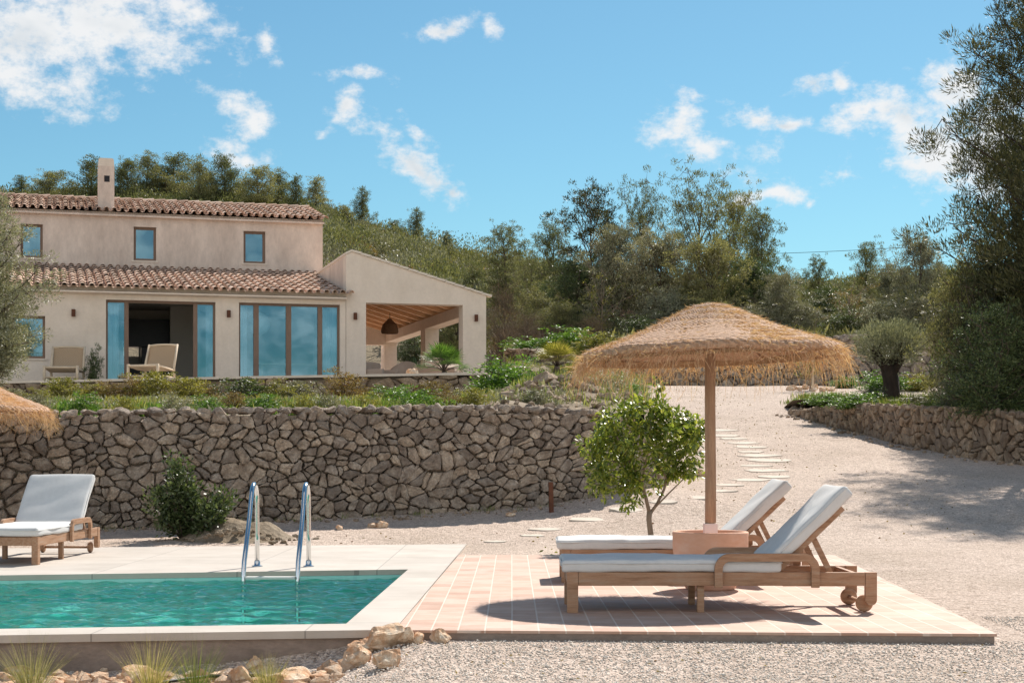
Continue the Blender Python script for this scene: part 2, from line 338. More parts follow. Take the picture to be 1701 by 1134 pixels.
# ---------------------------------------------------------------- terrain
def T(tab, y): return np.interp(y, [t[0] for t in tab], [t[1] for t in tab])
ROAD = [(-10, -.08), (9.6, -.058), (17, -.03), (18.6, -.02), (20, .05), (21.5, .17), (23, .37), (25, .58), (28, .87), (34, 1.55), (40, 2.2), (48, 2.95), (54, 3.3), (60, 3.45), (75, 4.6), (90, 6)]
LEFT = [(38, 2.1), (42, 2.4), (58, 2.55), (61.5, 2.9), (64, 3.4), (75, 5.6), (90, 7.5)]
def ground_h(X, Y):
    X = np.asarray(X, float); Y = np.asarray(Y, float)
    r = T(ROAD, Y); l = T(LEFT, Y); px = CX+X/np.maximum(Y, 1)*F
    w = ss(-px, -960, -860)*ss(Y, 37, 40)
    z = r*(1-w)+l*w
    z = z+.18*np.exp(-((X-1.9)/1.0)**2-((Y-22.6)/1.6)**2)
    z = z-.16*ss(-X, .5, 1.3)*ss(-Y, -9.6, -9.3)-.05*ss(-Y, -9.4, -8)
    z = z+.012*np.sin(X*1.7+Y*.9)*np.sin(Y*1.3)*ss(Y, 18.7, 20)
    z = np.where((X < -.82) & (Y > 9.75) & (Y < 15.3), -1.9, z)
    return z
def wallY(X): return 20.05+(X+6.4)*.363
def edgeX(Y): return np.where(Y < 45.5, .0813*Y, np.interp(Y, [45.5, 50, 56], [.0813*45.5, .0645*50, .055*56]))
def bed_h(X, Y):
    X = np.asarray(X, float); Y = np.asarray(Y, float); px = CX+X/np.maximum(Y, 1)*F
    l = T([(20, 1.45), (23, 1.6), (28, 1.86), (34, 2.12), (40, 2.38), (43, 2.42), (90, 2.0)], Y)
    r = T([(20, 1.45), (22, 1.56), (27, 1.85), (34, 2.2), (41, 2.65), (46, 3.2), (52, 4.15), (60, 5.2), (75, 6.6), (90, 8)], Y)
    w = ss(px, 800, 850); z = l*(1-w)+r*w
    z = z+.42*np.exp(-((X-.85)/1.1)**2-((Y-27)/1.8)**2)+.12*np.exp(-((X+.3)/.8)**2-((Y-24)/1.0)**2)
    return z+.03*np.sin(X*3.1+Y)*np.sin(Y*2.3+X*.7)
BW = [(37.8, 6.45), (34, 6.95), (30.8, 7.45), (29, 8.0), (27.8, 8.8), (27.2, 10.2), (27.0, 14)]
def bed2_h(X, Y): return T([(26.5, 1.6), (28, 1.68), (31, 1.88), (34, 2.03), (37, 2.26), (38.6, 2.28), (40, 2.16), (42, 2.1), (44, 2.1)], Y)+.03*np.sin(np.asarray(X)*3+Y)
RPX = [-700, 0, 300, 450, 540, 600, 700, 760, 850, 950, 1100, 1300, 1701, 2500]
RPY = [335, 333, 335, 342, 360, 385, 412, 426, 452, 470, 488, 492, 470, 440]
def hill_h(X, Y):
    px = CX+X/np.maximum(Y, 1)*F; ry = np.interp(px, RPX, RPY); rz = CH-(ry-HZ)*130/F
    t = np.clip((Y-73)/(130-73), 0, 1)
    z = 5.3+(rz-5.3)*(t**.85)+.5*np.sin(X*.21+1)*np.sin(Y*.17)*t*(1-t)*4
    z = np.where(Y > 130, rz-(Y-130)*.06, z)
    return np.where(Y < 73, 5.3-(73-Y)*.4, z)
def sheet(name, X, Y, Z, mat, **k):
    h, w = X.shape; vs = np.stack([X, Y, Z], -1).reshape(-1, 3)
    idx = np.arange(h*w).reshape(h, w)
    fs = np.stack([idx[:-1, :-1], idx[:-1, 1:], idx[1:, 1:], idx[1:, :-1]], -1).reshape(-1, 4)
    me = bpy.data.meshes.new(name); me.from_pydata(vs.tolist(), [], fs.tolist()); me.shade_smooth(); me.update()
    return tag(link(name, me, mat), **k)
xs = np.unique(np.round(np.concatenate([np.linspace(-60, -14, 12), np.arange(-14, 16, .3), np.linspace(16, 70, 14), [-.82, -.80]]), 3))
ys = np.unique(np.round(np.concatenate([[-30, -10, 0], np.arange(4, 30, .3), np.arange(30, 60, .6), np.linspace(60, 90, 30), [9.3, 9.5, 9.75, 9.76, 15.3, 15.32]]), 3))
XX, YY = np.meshgrid(xs, ys)
sheet('ground', XX, YY, ground_h(XX, YY), M['gravel'], kind='structure', label='pale crushed gravel ground and drive')
xs = np.linspace(-140, 160, 151); ys = np.concatenate([np.arange(68, 140, 1.6), np.linspace(142, 900, 30)])
XX, YY = np.meshgrid(xs, ys)
for j in range(XX.shape[0]): XX[j] = XX[j]*max(1, YY[j, 0]/130)
sheet('hill', XX, YY, hill_h(XX, YY), M['scrubsoil'], kind='structure', label='scrub covered hillside behind the house')
# planted bed behind the tall stone wall
v = np.linspace(0, 1, 90)**1.6; u = np.concatenate([np.linspace(0, .7, 30), np.linspace(.71, 1, 60)])
Yr = 23.2+(80-23.2)*v; X0 = -30+(edgeX(Yr)[:, None]+30)*u[None, :]
Y0 = wallY(np.minimum(X0, 2.1))+.28; YY = Y0+(80-Y0)*v[:, None]; ZZ = bed_h(X0, YY)
sk = [(.07, .55), (.14, .15), (.2, -.25)]
for dx, fz in sk:
    ex = X0[:, -1 if dx == .07 else X0.shape[1]-1-0][:, None]*0+edgeX(Yr)[:, None]+dx
    zg = ground_h(ex[:, 0], YY[:, -1])[:, None]; ztop = bed_h(edgeX(Yr), YY[:, len(u)-1])[:, None]
    X0 = np.hstack([X0, ex]); YY = np.hstack([YY, YY[:, -1:]]); ZZ = np.hstack([ZZ, zg+(ztop-zg)*max(fz, 0)-(.3 if fz < 0 else 0)])
sheet('planting_bed', X0, YY, ZZ, M['soil'], kind='structure', label='stony planted bank above the tall dry stone wall')
v = np.linspace(0, 1, 50); u = np.linspace(0, 1, 40)
Yv = 27.1+(43.5-27.1)*v; bx = np.interp(Yv, [p[0] for p in BW[::-1]], [p[1] for p in BW[::-1]])+.2
X0 = bx[:, None]+(26-bx[:, None])*u[None, :]**1.3; YY = np.repeat(Yv[:, None], 40, 1)
sheet('planting_bed', X0, YY, bed2_h(X0, YY), M['soil'], kind='structure', label='planted bed under the big dark pine')
xs = np.linspace(2.8, 40, 50); ys = np.linspace(56.3, 78, 24); XX, YY = np.meshgrid(xs, ys)
def bed3_h(X, Y): return T([(56, 4.7), (60, 5.1), (75, 6.2), (90, 7)], Y)+np.clip((np.asarray(X)-3)/11, 0, 1.2)*.38
sheet('planting_bed', XX, YY, bed3_h(XX, YY), M['scrubsoil'], kind='structure', label='scrub terrace behind the far stone wall')

# ---------------------------------------------------------------- stones
def rock_vf(rng, size, sub=2, cuts=9, jit=.05):
    bm = bmesh.new(); bmesh.ops.create_icosphere(bm, subdivisions=sub, radius=1)
    V = np.array([v.co[:] for v in bm.verts]); Fc = [tuple(v.index for v in f.verts) for f in bm.faces]; bm.free()
    for _ in range(cuts):
        n = rng.normal(size=3); n /= np.linalg.norm(n); r = rng.uniform(.38, .8)
        d = V@n; ex = np.maximum(d-r, 0); V = V-ex[:, None]*n
    V += rng.normal(scale=jit, size=V.shape)*.5
    a = rng.uniform(0, 6.28); c, s = math.cos(a), math.sin(a)
    V = V*np.array(size); V = V@np.array([[c, -s, 0], [s, c, 0], [0, 0, 1]]).T
    return V, Fc
def rock(name, rng, loc, size, mat, label, cat='rock', group=None, parent=None, sub=3, cuts=11):
    V, Fc = rock_vf(rng, size, sub, cuts+4, .07); mb = MB(); mb.add(V, Fc)
    o = mb.build(name, mat, parent, smooth=False, loc=loc)
    return tag(o, label, cat, group)

def clip(poly, nx, ny, c):
    # keep nx*x+ny*y <= c
    out = []; n = len(poly)
    for i in range(n):
        a, b = poly[i], poly[(i+1) % n]; da = nx*a[0]+ny*a[1]-c; db = nx*b[0]+ny*b[1]-c
        if da <= 0: out.append(a)
        if (da < 0 < db) or (db < 0 < da):
            t = da/(da-db); out.append((a[0]+(b[0]-a[0])*t, a[1]+(b[1]-a[1])*t))
    return out
def stone_wall(name, path, sw, sh, seed, mat, label, thick=.4, bulge=.05, jag=.07, cap=True, back=False, cat='stone wall', gap=.017):
    rng = np.random.default_rng(seed); P = np.array(path, float)
    sl = np.concatenate([[0], np.cumsum(np.hypot(np.diff(P[:, 0]), np.diff(P[:, 1])))]); Ltot = sl[-1]
    def ev(s):
        X = np.interp(s, sl, P[:, 0]); Y = np.interp(s, sl, P[:, 1]); e = .15
        dx = np.interp(s+e, sl, P[:, 0])-np.interp(s-e, sl, P[:, 0]); dy = np.interp(s+e, sl, P[:, 1])-np.interp(s-e, sl, P[:, 1])
        l = math.hypot(dx, dy) or 1
        return X, Y, dy/l, -dx/l
    zb = lambda s: np.interp(s, sl, P[:, 2]); zt = lambda s: np.interp(s, sl, P[:, 3])
    hmax = float((P[:, 3]-P[:, 2]).max()); asp = sw/sh
    pts = []; nr = int((hmax+.5)/sh)+2; nc = int(Ltot/sw)+2
    for j in range(nr):
        for i in range(nc):
            if rng.random() < .2: continue
            x = (i+.5*(j % 2)+rng.uniform(-.46, .46))*sw; z = (j-.5+rng.uniform(-.42, .42))*sh-.1
            pts.append((x, z*asp))
            if rng.random() < .24: pts.append((x+rng.uniform(-.5, .5)*sw, (z+rng.uniform(-.5, .5)*sh)*asp))
    pts = np.array(pts); mb = MB(); cell = {}
    for i, p in enumerate(pts): cell.setdefault((int(p[0]//(2*sw)), int(p[1]//(2*sw))), []).append(i)
    for i, p in enumerate(pts):
        s0 = p[0]; h = float(zt(s0)-zb(s0))+rng.uniform(-jag, jag*.5)
        if s0 < 0 or s0 > Ltot or p[1]/asp > h-.02 or h < .06: continue
        r = 2.2*sw; poly = [(p[0]-r, p[1]-r), (p[0]+r, p[1]-r), (p[0]+r, p[1]+r), (p[0]-r, p[1]+r)]
        cx, cy = int(p[0]//(2*sw)), int(p[1]//(2*sw))
        for a in (cx-1, cx, cx+1):
            for b_ in (cy-1, cy, cy+1):
                for j in cell.get((a, b_), ()):
                    if j == i: continue
                    q = pts[j]; nx, ny = q-p
                    if nx*nx+ny*ny > (3.0*sw)**2: continue
                    poly = clip(poly, nx, ny, (q@q-p@p)/2)
        poly = clip(poly, 0, 1, h*asp); poly = clip(poly, 0, -1, .12*asp); poly = clip(poly, -1, 0, 0); poly = clip(poly, 1, 0, Ltot)
        if len(poly) < 3: continue
        A = np.array([(a, b/asp) for a, b in poly]); wx, wz = A[:, 0].copy(), A[:, 1].copy()
        A = np.stack([np.clip(wx+.30*sw*np.sin(wz*9.1+2*np.sin(wx*2.3)), 0, Ltot), wz], 1); A[:, 1] = np.minimum(A[:, 1]+.30*sh*np.sin(wx*6.7+wz*3)*np.sin(np.clip(wz/max(h, .1), 0, 1)*math.pi), h)
        # drop tiny edges then round the corners once
        B = []
        for k in range(len(A)):
            a, b = A[k], A[(k+1) % len(A)]; t = rng.uniform(.08, .22); o_ = np.array([b[1]-a[1], a[0]-b[0]])*rng.normal(-.01, .05); B += [a+(b-a)*t, a+(b-a)*.5+o_, a+(b-a)*(1-t)]
        A = np.array(B); c = A.mean(0); ex = np.abs(A-c).max(0)
        if ex.min() < .018: continue
        k0 = (1-min(gap/ex.min()*.35, .3))*rng.uniform(.93, 1.02); n = len(A); jit = min(ex.min(), .1)*.07
        tx, tz = rng.normal(scale=.17, size=2); pro = rng.uniform(.05, 1.25)*bulge*min(1, ex.min()/.07)
        rings = [(k0, -.22), (k0, -.015), (k0*.955, pro*.5), (k0*.80, pro*.9), (k0*.4, pro*1.02)]
        vs = []
        for kk, dd in rings:
            for q in A:
                w = c+(q-c)*kk+rng.normal(scale=jit, size=2); d = dd+(tx*(w[0]-c[0])+tz*(w[1]-c[1]) if dd > -.1 else 0)+rng.normal(scale=jit*.5)
                X, Y, fx, fy = ev(w[0]); vs.append((X+fx*d, Y+fy*d, zb(w[0])+w[1]))
        X, Y, fx, fy = ev(c[0]); d = pro*1.05; vs.append((X+fx*d, Y+fy*d, zb(c[0])+c[1]))
        m_ = len(rings)
        fs = [(a*n+b, a*n+(b+1) % n, (a+1)*n+(b+1) % n, (a+1)*n+b) for a in range(m_-1) for b in range(n)]
        fs += [((m_-1)*n+b, (m_-1)*n+(b+1) % n, m_*n) for b in range(n)]
        mb.add(vs, fs)
    # cap stones along the top
    if cap:
        s = 0
        while s < Ltot:
            w = rng.uniform(.8, 1.6)*sw; X, Y, fx, fy = ev(s+w/2); hc = sh*rng.uniform(.35, .75)
            for dep in np.arange(-.03, -thick, -sh*1.2):
                V, Fc = rock_vf(rng, (w*.60, sw*.55, hc), 2, 9, .04)
                hh = float(zt(s)-zb(s))
                if hh > .1: mb.add(V+np.array([X+fx*dep, Y+fy*dep, float(zt(s+w/2))-hc*rng.uniform(.35, .6)]), Fc)
            s += w*.92
    # rubble core behind the face
    ns = max(2, int(Ltot/.5)); core = MB(); vs = []
    for k in range(ns+1):
        s = Ltot*k/ns; X, Y, fx, fy = ev(s); b0, t0 = float(zb(s))-.15, max(float(zt(s))-.09, float(zb(s))-.1)
        vs += [(X-fx*.09, Y-fy*.09, b0), (X-fx*.09, Y-fy*.09, t0), (X-fx*thick, Y-fy*thick, t0), (X-fx*thick, Y-fy*thick, b0)]
    fs = [(k*4+a, k*4+(a+1) % 4, (k+1)*4+(a+1) % 4, (k+1)*4+a) for k in range(ns) for a in range(4)]+[(0, 1, 2, 3), tuple(ns*4+a for a in (3, 2, 1, 0))]
    mb.add(vs, fs)
    o = mb.build(name, mat, smooth=False); return tag(o, label, cat)

def march(px, py, fn=None, y0=12, y1=70):
    fn = fn or ground_h; Y = np.arange(y0, y1, .05); k = (px-CX)/F
    z = CH-(py-HZ)*Y/F; h = fn(k*Y, Y); i = np.argmax(h >= z)
    return float(Y[i]) if h[i] >= z[i] else 30.0
gh = lambda x, y: float(ground_h(x, y)); bh = lambda x, y: float(bed_h(x, y))
pth = []
for px, zt in ((-500, 1.55), (-60, 1.52), (0, 1.53), (150, 1.57), (300, 1.60), (500, 1.63), (650, 1.66), (800, 1.69), (900, 1.68), (980, 1.63), (1040, 1.58), (1075, 1.40)):
    k = (px-CX)/F; X = k*(20.05+6.4*.363)/(1-.363*k); Y = float(wallY(X)); pth.append((X, Y, gh(X, Y-.1)-.06, zt))
pth.append((2.15, 23.6, .45, 1.15)); pth.append((2.35, 24.6, .5, .75))
stone_wall('dry_stone_wall', pth, .165, .122, 3, M['stone'], 'long tall grey brown dry stone retaining wall behind the pool', bulge=.055, jag=.06)
pth = [(x, y, gh(x, y)-.08, z) for (y, x), z in zip(BW, (2.02, 2.08, 1.93, 1.86, 1.72, 1.68, 1.7))]
pth = [(6.75, 39.0, 2.05, 2.2)]+pth
stone_wall('dry_stone_wall', pth, .15, .17, 5, M['stone2'], 'low curving ochre dry stone wall along the right side of the gravel drive', bulge=.06, jag=.07)
pth = [(3.0, 55.2, 3.2, 4.72), (6, 55.6, 3.2, 4.75), (9.5, 55.8, 3.2, 4.85), (11.5, 55.6, 3.2, 5.12), (14.6, 55.8, 3.2, 5.22), (26, 56.5, 3.2, 5.3)]
stone_wall('dry_stone_wall', pth, .34, .25, 7, M['stone'], 'distant dry stone wall at the back of the gravel court', bulge=.07, jag=.06)
pth = [(gx(-260, 43.3), 43.3, 2.25, 2.92), (gx(0, 42.2), 42.2, 2.28, 2.9), (gx(400, 40.6), 40.6, 2.3, 2.95), (gx(806, 39.4), 39.4, 2.28, 2.99), (gx(808, 39.4)+.1, 42.0, 2.3, 2.97)]
stone_wall('dry_stone_wall', pth, .34, .22, 9, M['stone2'], 'low stone wall holding up the house terrace behind the shrubs', thick=.5, bulge=.06, jag=.015, cap=False)
tw = COL.objects[-1]; tw = [o for o in COL.objects if o.get('label', '').startswith('low stone wall holding')][0]
mb = MB(); A_ = []
for i, p in enumerate(pth[:4]): A_.append(((p[0], p[1]-.07), (p[0], p[1]+.55), p[3]))
for i in range(3):
    (f0, b0, z0), (f1_, b1_, z1_) = A_[i], A_[i+1]; e0, e1_ = (z0-.035, z1_-.035), (z0+.025, z1_+.025)
    mb.add([(*f0, e0[0]), (*f1_, e0[1]), (*b1_, e0[1]), (*b0, e0[0]), (*f0, e1_[0]), (*f1_, e1_[1]), (*b1_, e1_[1]), (*b0, e1_[0])], [(3, 2, 1, 0), (4, 5, 6, 7), (0, 1, 5, 4), (2, 3, 7, 6)]+([(1, 2, 6, 5)] if i == 2 else [])+([(3, 0, 4, 7)] if i == 0 else []))
mb.build('coping', M['coping'], tw)
TW = pth
pth = [(gx(980, 45.5), 45.6, 2.9, 3.15), (gx(1005, 45), 45.0, 2.6, 3.08), (gx(1064, 44.2), 44.2, 2.5, 2.98), (gx(1071, 44.6), 44.8, 2.5, 2.9), (gx(1066, 46), 47.5, 2.6, 2.9)]
stone_wall('dry_stone_wall', pth, .26, .2, 11, M['stone2'], 'short low reddish stone wall end beside the gravel court, left of the parasol pole', bulge=.05)
pth = [(gx(838, 51), 51, 3.6, 4.35), (gx(900, 50), 50, 3.5, 4.25), (gx(945, 49), 49, 3.4, 4.0), (gx(990, 50), 50, 3.5, 4.0)]
stone_wall('dry_stone_wall', pth, .2, .15, 13, M['stone2'], 'small russet rubble wall on the planted bank right of the porch', bulge=.05)

# ---------------------------------------------------------------- pool, deck and terracotta paving
IBR, IFR, IFL, IBL = gp(678, 945), gp(575, 1035), gp(-900, 1057), gp(-900, 968)
OBR, OFR, OFL, OBL = gp(775, 903), gp(655, 1045), gp(-900, 1067), gp(-900, 918)
def ring(name, outer, inner, z0, z1, mat, **k):
    mb = MB(); n = 4
    vs = [(x, y, z) for z in (z0, z1) for P in (outer, inner) for x, y in P]
    fs = []
    for i in range(n):
        j = (i+1) % n
        fs += [(8+i, 8+j, 12+j, 12+i), (i, j, 8+j, 8+i), (4+j, 4+i, 12+i, 12+j), (j, i, 4+i, 4+j)]
    mb.add(vs, fs); return tag(mb.build(name, mat), **k)
O_ = [OFL, OFR, OBR, OBL]; I_ = [IFL, IFR, IBR, IBL]
ring('pool_deck', O_, I_, -.045, 0, M['deck'], kind='structure', label='pale stone slab surround of the pool')
def inset(P, d): return [(P[0][0]-0, P[0][1]+d), (P[1][0]-d, P[1][1]+d), (P[2][0]-d, P[2][1]-d), (P[3][0], P[3][1]-d)]
ring('pool_wall', inset(O_, .022), inset(I_, -.012), -1.9, -.046, M['concrete'], kind='structure', label='raw concrete side wall of the pool')
mb = MB(); B = inset(I_, -.004)
for i in range(4):
    j = (i+1) % 4; mb.add([(*B[i], -.047), (*B[j], -.047), (*B[j], -1.5), (*B[i], -1.5)], [(0, 1, 2, 3)])
mb.add([(*p, -1.5) for p in B], [(0, 1, 2, 3)])
tag(mb.build('pool_basin', M['basin']), kind='structure', label='green tiled pool lining')
wu = np.linspace(0, 1, 520)[None, :]; wv_ = np.linspace(0, 1, 300)[:, None]; q_ = inset(I_, .0)
wx = (q_[0][0]*.62+q_[1][0]*.38)*0+(-5.6+(q_[1][0]+5.6)*wu)*(1-wv_)+(-5.6+(q_[2][0]+5.6)*wu)*wv_; wy = q_[1][1]*(1-wv_)+q_[2][1]*wv_+0*wu
rw = np.random.default_rng(17); wz = np.zeros_like(wx)
for i in range(34):
    lam = .09*1.9**rw.uniform(0, 2.6); a_ = rw.normal(1.45, .55); kx, ky = math.cos(a_)*6.283/lam, math.sin(a_)*6.283/lam
    wz += .0056*lam**.9*np.sin(kx*wx+ky*wy+rw.uniform(0, 6.28)+.8*np.sin(wx*.9+i)+.6*np.sin(wy*1.3+2*i))
sheet('water', wx, wy, -.078+wz*1.45, M['water'], kind='structure', label='rippled turquoise pool water')
mb = MB(); mb.add([(*q_[0], -.078), (-5.6, q_[1][1], -.078), (-5.6, q_[2][1], -.078), (*q_[3], -.078)], [(0, 1, 2, 3)])
tag(mb.build('water', M['water']), kind='structure', label='rippled turquoise pool water')
# patio slab: concrete bed with tiles on top
PFL, PFR, PBR, PBL = gp(657, 1045.5), gp(1656, 1052), gp(1386, 921), gp(752, 921)
PFL = (OFR[0]+.004, PFL[1]); PBL = (OBR[0]-.02, PBL[1])
mb = MB(); P = [PFL, PFR, PBR, PBL]
mb.add([(*p, z) for z in (-.016, 0) for p in P], [(3, 2, 1, 0), (4, 5, 6, 7), (0, 1, 5, 4), (1, 2, 6, 5), (2, 3, 7, 6), (3, 0, 4, 7)])
tag(mb.build('patio', M['paving']), kind='structure', label='terracotta tiled patio beside the pool')
mb = MB(); e = .006; P = [(PFL[0]+.002, PFL[1]+e), (PFR[0]-e*2, PFR[1]+e), (PBR[0]-e, PBR[1]-e), (PBL[0]+e, PBL[1]-e)]
mb.add([(*p, z) for z in (-.3, -.017) for p in P], [(3, 2, 1, 0), (4, 5, 6, 7), (0, 1, 5, 4), (1, 2, 6, 5), (2, 3, 7, 6), (3, 0, 4, 7)])
tag(mb.build('patio_footing', M['concrete']), kind='structure', label='rough concrete footing under the patio edge')

M['tread'] = surf('brushed_tread', (.62, .60, .57), (.72, .70, .67), 8, .5, .2)
# pool ladder
ld = empty('pool_ladder', 'polished steel pool ladder with two curved handrails over the water', 'pool ladder', (gx(470, 14.85), 14.85, 0))
for s_ in (-1, 1):
    x = s_*.235; mb = MB(); pts = []
    prof = [(0, 0), (0, .30), (-.01, .58)]
    for k in range(1, 12):
        a = math.pi*k/12*.92; prof.append((-.165+.16*math.cos(a)-.005, .60+.155*math.sin(a)))
    prof += [(-.42, .48), (-.60, .24), (-.72, .09), (-.755, .0), (-.76, -.10), (-.76, -1.0)]
    r_ = MB().tube([(x, y, z) for y, z in prof], .0215, 14); h = r_.build('handrail', M['steel'], ld, smooth=True)
    c_ = MB().lathe([(.023, .0), (.05, .001), (.048, .008), (.028, .013), (.0255, .05), (.0245, .054), (.0222, .054)], 20, (x, 0)); c_.build('foot_flange', M['steel'], h, smooth=True)
for z in (-.046, -.33, -.6):
    mb = MB(); mb.box(-.215, .215, -.80, -.72, z-.012, z+.012); mb.build('tread', M['tread'], ld, bevel=.006)

# stepping stones
rng = np.random.default_rng(21)
steps = [(1198, 715, 52), (1199, 724, 60), (1216, 729, 46), (1238, 736, 52), (1245, 743, 52), (1247, 751, 42), (1262, 757, 64), (1279, 765, 80), (1253, 774, 50), (1274, 782, 66), (1287, 792, 58), (1248, 798, 66), (1209, 806, 46), (1196, 816, 50), (1160, 827, 52), (1104, 834, 44), (1041, 847, 56), (974, 863, 66), (909, 880, 52), (884, 890, 46), (824, 900, 40)]
for i, (px, py, w) in enumerate(steps):
    Y = march(px, py)
    X = gx(px, Y); half = w*Y/F/2*1.12; n = 11; r0 = rng.uniform(0, 6.28); mb = MB()
    pol = []
    for k in range(n):
        a = 2*math.pi*k/n+rng.uniform(-.18, .18); rr = rng.uniform(.68, 1.15)
        pol.append((math.cos(a)*half*rr, math.sin(a)*half*.62*rr))
    mb.prism(pol, 'z', -.05, .006); nb = ['gravel edge nearest the pool deck', 'citrus tree foot', 'foot of the parasol pot', 'middle of the path', 'upper bend of the path']
    slope = (gh(X, Y+.4)-gh(X, Y-.4))/.8
    o = mb.build('stepping_stone', M['flag'], bevel=.006, loc=(X, Y, gh(X, Y)+.006)); o.rotation_euler = (math.atan(slope), 0, 0)
    o['label'] = 'x'; o['category'] = 'stepping stone'; o['group'] = 'irregular sandstone stepping stones up the gravel path'
    o['ord'] = i
ordn = ['farthest', 'second farthest', 'third farthest', 'fourth farthest', 'fifth farthest', 'sixth farthest', 'seventh farthest', 'eighth farthest', 'ninth farthest', 'tenth farthest', 'middle, eleventh', 'tenth nearest', 'ninth nearest', 'eighth nearest', 'seventh nearest', 'sixth nearest', 'fifth nearest', 'fourth nearest', 'third nearest', 'second nearest', 'nearest']
for o in [o for o in COL.objects if o.name.startswith('stepping_stone')]:
    o['label'] = ordn[o['ord']]+' of the flat sandstone stepping stones, counted along the gravel path from the pool'; del o['ord']

# foreground rocks
grp = 'orange and cream limestone rocks in the foreground gravel'
FR = [((600, 1118), (.11, .10, .09), 'rust orange angular rock at the left foot of the rock pile below the pool corner'),
      ((648, 1092), (.14, .12, .11), 'largest tan and orange boulder in the middle of the pile below the pool corner'),
      ((612, 1086), (.11, .09, .06), 'flat tan rock leaning against the concrete pool wall'),
      ((648, 1062), (.12, .09, .07), 'cream rock on top of the pile touching the pool corner'),
      ((684, 1078), (.09, .08, .08), 'pale cream rounded rock on the right of the pile'),
      ((640, 1130), (.12, .10, .07), 'buff rock at the bottom picture edge in front of the pile'),
      ((733, 1095), (.085, .07, .055), 'lone russet rock on the gravel right of the pile'),
      ((488, 1128), (.17, .1, .09), 'broad bright orange rock at the bottom edge left of the pile'),
      ((423, 1102), (.06, .05, .07), 'pointed cream stone beside the small grass tuft'),
      ((402, 1122), (.10, .08, .09), 'grey white lumpy rock left of the small grass tuft'),
      ((122, 1097), (.06, .05, .06), 'upright ochre stone against the pool wall'),
      ((172, 1103), (.035, .03, .025), 'tiny rust stone against the pool wall'),
      ((222, 1118), (.13, .09, .07), 'cream boulder behind the yellow grass tuft'),
      ((195, 1128), (.09, .08, .06), 'orange streaked rock left of the yellow grass tuft'),
      ((30, 1108), (.09, .07, .04), 'low pale rock beside the leftmost grass tuft'),
      ((10, 1124), (.09, .07, .06), 'brown cream rock at the bottom left picture corner'),
      ((90, 1122), (.10, .08, .04), 'flat pinkish rock right of the leftmost grass tuft'),
      ((290, 1122), (.08, .07, .05), 'small buff rock between the yellow and green tufts'),
      ((700, 1084), (.05, .05, .045), 'small grey stone at the right end of the pile')]
for (px, py), sz, lb in FR:
    x, y = gp(px, py, -.18); x, y = (x, y) if y < 9.4 else (x, 9.36)
    sz = tuple(s*1.08 for s in sz)
    rock('rock', rng, (x, y, gh(x, y)+sz[2]*.45), sz, M['rock'], lb, group=grp)
# rocks beside the tall wall and on the bank
for (px, py, d, sz, lb) in ((617, 868, 20.6, (.09, .08, .07), 'left of two tan rocks at the foot of the tall wall'), (637, 867, 20.6, (.10, .09, .08), 'right of two tan rocks at the foot of the tall wall'),
      (850, 847, 21.7, (.10, .08, .05), 'flat pinkish rock by the wall foot near the rusty stake'), (565, 872, 20.3, (.06, .06, .05), 'small grey rock at the wall foot right of the ladder'),
      (845, 660, 25, (.22, .2, .2), 'pointed grey white boulder beside the round green shrub'), (905, 652, 26.6, (.3, .2, .16), 'long tawny boulder on the rubble mound'),
      (960, 660, 26, (.2, .16, .12), 'cream boulder on the right of the rubble mound'), (870, 672, 24.5, (.25, .18, .1), 'flat brown boulder just above the tall wall'),
      (1165, 682, 26.0, (.13, .1, .12), 'reddish upright boulder peeping out right of the citrus tree'), (990, 676, 24.2, (.16, .12, .1), 'grey boulder on the wall top above the citrus tree'),
      (930, 640, 28, (.22, .2, .14), 'russet boulder high on the rubble mound'), (1015, 668, 25.5, (.2, .15, .1), 'brown boulder near the end of the tall wall')):
    X = gx(px, d); Z = gh(X, d) if (X > edgeX(d) or d < wallY(X)) else bh(X, d)
    rock('rock', rng, (X, d, Z+sz[2]*.35), sz, M['rock'] if d < 22 or px > 1100 else M['stone2'], lb)
# rubble lying on the bank and loose stones at wall feet: uncountable
def rubble(name, n, fn, smin, smax, mat, label, seed):
    rg = np.random.default_rng(seed); mb = MB(); lib = [rock_vf(rg, (1, .85, .7), 1, 6, .06) for _ in range(12)]
    for _ in range(n):
        x, y, z = fn(rg); V, Fc = lib[rg.integers(12)]; s = smin+(smax-smin)*rg.random()**2.5
        a = rg.uniform(0, 6.28); c, sn = math.cos(a), math.sin(a)
        mb.add((V@np.array([[c, -sn, 0], [sn, c, 0], [0, 0, 1]]).T)*s+np.array([x, y, z+s*.2]), Fc)
    return tag(mb.build(name, mat), label, None, None, 'stuff')
def f1(rg):
    y = rg.uniform(23.2, 40); x = rg.uniform(-8, float(edgeX(y))); y = max(y, float(wallY(x))+.4)
    return x, y, bh(x, y)
def f1b(rg):
    y = rg.normal(26.3, 1.6); x = rg.normal(.9, 1.0); x = min(x, float(edgeX(y))-.1); y = max(y, float(wallY(x))+.4)
    return x, y, bh(x, y)
rubble('rubble', 400, f1, .02, .07, M['stone2'], 'small stones scattered over the planted bank', 31)
rubble('rubble', 420, f1b, .03, .15, M['stone2'], 'heap of broken limestone on the bank mound', 32)
def f2(rg):
    x = rg.uniform(-7, 1.8); y = float(wallY(x))-.12-abs(rg.normal(0, .18)); return x, y, gh(x, y)
rubble('rubble', 260, f2, .012, .055, M['stone2'], 'loose stones along the foot of the tall wall', 33)
def f3(rg):
    x = rg.uniform(-3.3, -.9); y = rg.uniform(8.0, 9.1); return x, y, gh(x, y)
rubble('rubble', 1300, f3, .010, .085, M['rock'], 'small orange and cream rubble in front of the pool wall', 34)
